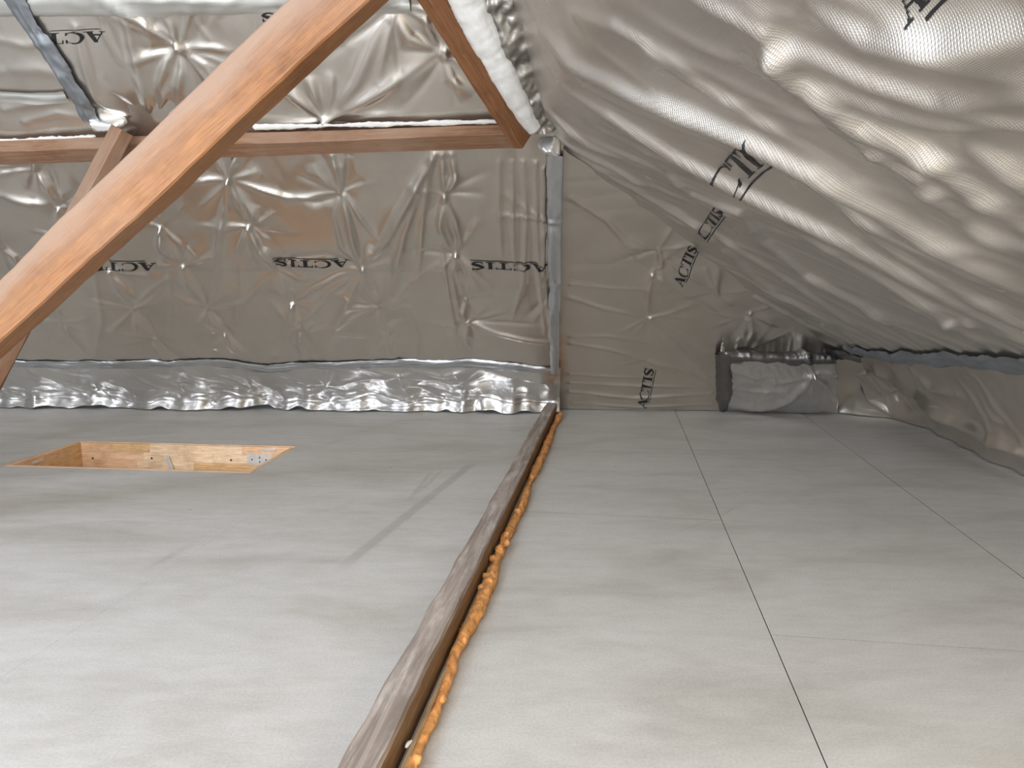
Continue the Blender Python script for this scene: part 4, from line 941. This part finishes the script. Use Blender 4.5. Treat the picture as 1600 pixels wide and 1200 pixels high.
# crushed foil edge beside it, its shade painted into the darker film colour
e0 = [hp(756, -40, .07), hp(775, 10, .07), hp(790, 50, .07), hp(802, 95, .07), hp(818, 135, .06), hp(838, 175, .06), hp(850, 205, .05)]
e0 = np.array(e0); el, _ = arcres(e0, 90)
nE = 26; a_ = np.linspace(-0.5, 0.5, nE)
wid = np.interp(np.linspace(0, 1, 90), [0, .3, .7, 1], [0.13, 0.17, 0.15, 0.10])
PE = el[:, None]+np.array([1.0, -0.15, 0.12])*(a_[None, :, None]*wid[:, None, None])+np.array([-0.2, -0.5, -0.3])*(0.10*np.cos(a_*math.pi)[None, :, None]*0.4)
edg = Sheet(PE, np.linspace(0, 0.16, nE), np.linspace(0, 1.0, 90)); edg.noise(0.007, 0.05, 0.12, 81, 0.5, 1.8); edg.noise(0.002, 0.02, 0.03, 82)
edg.final()
o = edg.build('foil_edge_fold', M_FOLD); tag(o, 'crushed foil fold with painted-in shade beside the white wadding at the top', 'foil insulation')
# knotted foil where purlin, tape and slope meet
def crumple(name, c, size, seed, mat, lab, cat='foil insulation'):
    bm = bmesh.new(); bmesh.ops.create_icosphere(bm, subdivisions=4, radius=1.0); rr = np.random.default_rng(seed)
    dirs = rr.standard_normal((26, 3)); dirs /= np.linalg.norm(dirs, axis=1)[:, None]; dd = rr.uniform(0.45, 0.95, 26)
    for v in bm.verts:
        q = np.array(v.co); s_ = min(1.15, min([d_/max(1e-3, q@k_) for k_, d_ in zip(dirs, dd) if q@k_ > 0.05]+[1.15]))
        v.co = Vector(q*s_*np.array(size))
    me = bpy.data.meshes.new(name); bm.to_mesh(me); bm.free(); me.uv_layers.new(name='sheet')
    o = link(name, me, mat); o.location = c; tag(o, lab, cat); return o
crumple('foil_crumple', tuple(hp(858, 228, .03)), (0.07, 0.05, 0.06), 3, M_FOILS, 'crumpled foil knot at the top of the vertical tape')
crumple('foil_crumple', tuple(onz(872, 622, 0.06)+np.array([0, 0.02, 0.0])), (0.075, 0.05, 0.055), 4, M_FOILS, 'crumpled foil wad over the far end of the floor beam')
crumple('foil_crumple', tuple(onz(1314, 632, 0.05)), (0.05, 0.05, 0.06), 6, M_FOILS, 'crumpled foil tuck between the foil box and the right floor skirt')
crumple('foil_crumple', tuple(upp.at(*[np.array(v) for v in upp.loc(165, 190)], 0.02)), (0.10, 0.05, 0.055), 5, M_FOILS, 'bright crumpled foil at the lower end of the dark slanting tape')
# frayed wadding line along the lower edge of the upper sheet
for (xa, xb, ya, yb, lab) in ((-80, 150, 222, 210, 'frayed white wadding on the purlin left of the strut'), (395, 790, 196, 187, 'frayed white wadding on the purlin right of the big brace')):
    pts = [hp(x, ya+3+(yb-ya)*(x-xa)/(xb-xa), .055) for x in np.linspace(xa, xb, 12)]
    o = lumpy('wadding_edge', pts, 0.0105, M_WAD, int(xa)+100, 130, 10, 0.4, 0.12, (1, 0.6), None, None, 0, NA); tag(o, lab, 'wadding')

# ------------------------------------------------------------------ floor hatch
hz = -math.radians(6.0)
hat = empty('floor_hatch', (HC[0], HC[1], 0), hz); tag(hat, 'open wooden loft hatch sunk in the floor at the left', 'hatch')
def bxm(name, x0, x1, y0, y1, z0, z1, mat, parent, bev=0.0006):
    cx, cy, cz = (x0+x1)/2, (y0+y1)/2, (z0+z1)/2
    V, Fc = box(x0-cx, x1-cx, y0-cy, y1-cy, z0-cz, z1-cz)
    o = link(name, mesh_py(name, V, Fc), mat, parent); o.location = (cx, cy, cz); return o
HW, HD, TH, DZ = HWID/2, HDEP/2, 0.022, 0.145
rr = np.random.default_rng(17)
def lining(axis, pos, sgn, lo, hi, cuts):
    """board made of glued staves; each stave its own piece"""
    root = empty('lining_board'); root.parent = hat
    zr = [(-0.001, -0.048), (-0.048, -0.096), (-0.096, -DZ)]
    for r_i, (za, zb_) in enumerate(zr):
        ed = [lo]+[c for c in cuts[r_i] if lo < c < hi]+[hi]
        for a, b, kx in zip(ed[:-1], ed[1:], range(99)):
            m = M_STAVE[int(rr.choice([0, 0, 1, 1, 2]))] if axis == 'x' else M_STAVE[2 if kx % 2 else 1]
            if axis == 'x': bxm('stave', a+0.0004, b-0.0004, *(sorted((pos, pos+sgn*TH))), zb_+0.0003, za-0.0003, m, root)
            else:
                o = bxm('stave', *(sorted((pos, pos+sgn*TH))), a+0.0004, b-0.0004, zb_+0.0003, za-0.0003, m, root)
                # grain along the board
                me = o.data; dx, dy = sorted((pos, pos+sgn*TH)), (a, b)
                for v in me.vertices: x, y, z = v.co; v.co = (y, -x, z)
                o.rotation_euler = (0, 0, math.pi/2)
                for v in me.vertices: pass
    return root
lining('x', HD, -1, -HW, HW, [[-0.43, -0.2, 0.1, 0.33], [-0.43, -0.24, 0.16, 0.36], [-0.28, 0.05, 0.42]])
lining('x', -HD, 1, -HW, HW, [[-0.3, 0.2], [-0.1, 0.4], [-0.4, 0.1]])
lining('y', -HW, 1, -HD+TH, HD-TH, [[0.12], [0.0], [0.1]])
lining('y', HW, -1, -HD+TH, HD-TH, [[0.05], [-0.1], [0.1]])
bxm('lid', -HW+TH+0.004, HW-TH-0.004, -HD+TH+0.004, HD-TH-0.004, -DZ-0.03, -DZ-0.012, M_LID, hat)
# trim rim
rim = [(-HW-0.004, HW+0.004, HD-0.002, HD+0.003), (-HW-0.004, HW+0.004, -HD-0.003, -HD+0.002), (-HW-0.003, -HW+0.002, -HD, HD), (HW-0.002, HW+0.003, -HD, HD)]
for q in rim: bxm('rim_edge', *q, -0.018, 0.0012, M_STAVE[1], hat)
def hloc(x, y, z):
    """picture point on the inner face of the far lining board -> hatch coordinates"""
    n = np.array([HV[0], HV[1], 0]); O = np.array([HC[0]+HV[0]*(HD-TH), HC[1]+HV[1]*(HD-TH), 0]); P = onplane(x, y, O, n)
    q = P[:2]-HC; return float(q@HU), float(q@HV), float(P[2])
sx_, sy_, sz_ = hloc(262, 714, 0)
st = empty('metal_stay'); st.parent = hat
o = beam('flat_bar', (sx_, sy_-0.008, sz_+0.004), (sx_+0.045, sy_-0.010, sz_-0.13), 0.004, 0.024, (1, 0, 0.3), M_METAL, 4, 0.0, 1, st, bev=0.001); o.matrix_parent_inverse.identity()
def disc(name, c, r_, t_, mat, parent):
    bm = bmesh.new(); bmesh.ops.create_cone(bm, cap_ends=True, segments=14, radius1=r_, radius2=r_*0.8, depth=t_, matrix=Matrix.Rotation(math.pi/2, 4, 'X'))
    me = bpy.data.meshes.new(name); bm.to_mesh(me); bm.free(); o = link(name, me, mat, parent); o.location = c; return o
disc('rivet', (sx_, sy_-0.013, sz_), 0.009, 0.006, M_METAL, st)
px0, _, pz0 = hloc(386, 709, 0); px1, _, pz1 = hloc(418, 724, 0)
hp_ = bxm('hinge_plate', px0, px1+0.03, sy_-0.004, sy_, pz1-0.01, pz0, M_METAL, hat)
for fx_, fz_ in ((0.2, 0.5), (0.5, 0.7), (0.5, 0.3), (0.75, 0.5)):
    o = disc('screw', (-(px1+0.03-px0)/2+fx_*(px1+0.03-px0), -0.004, (fz_-0.5)*(pz0-pz1+0.01)), 0.004, 0.003, M_DARK, hp_)
for (x, y) in ((145, 716), (237, 716), (361, 719), (98, 719)):
    qx, qy, qz = hloc(x, y, 0)
    if abs(qx) < HW-0.03: disc('screw_hole', (qx, sy_-0.001, qz), 0.006, 0.003, M_DARK, hat)
bxm('latch_clip', 0.44, 0.52, sy_-0.006, sy_, -0.02, -0.008, M_METAL, hat)
bxm('side_clip', -HW+TH, -HW+TH+0.004, -0.12, -0.04, -0.03, -0.018, M_METAL, hat)
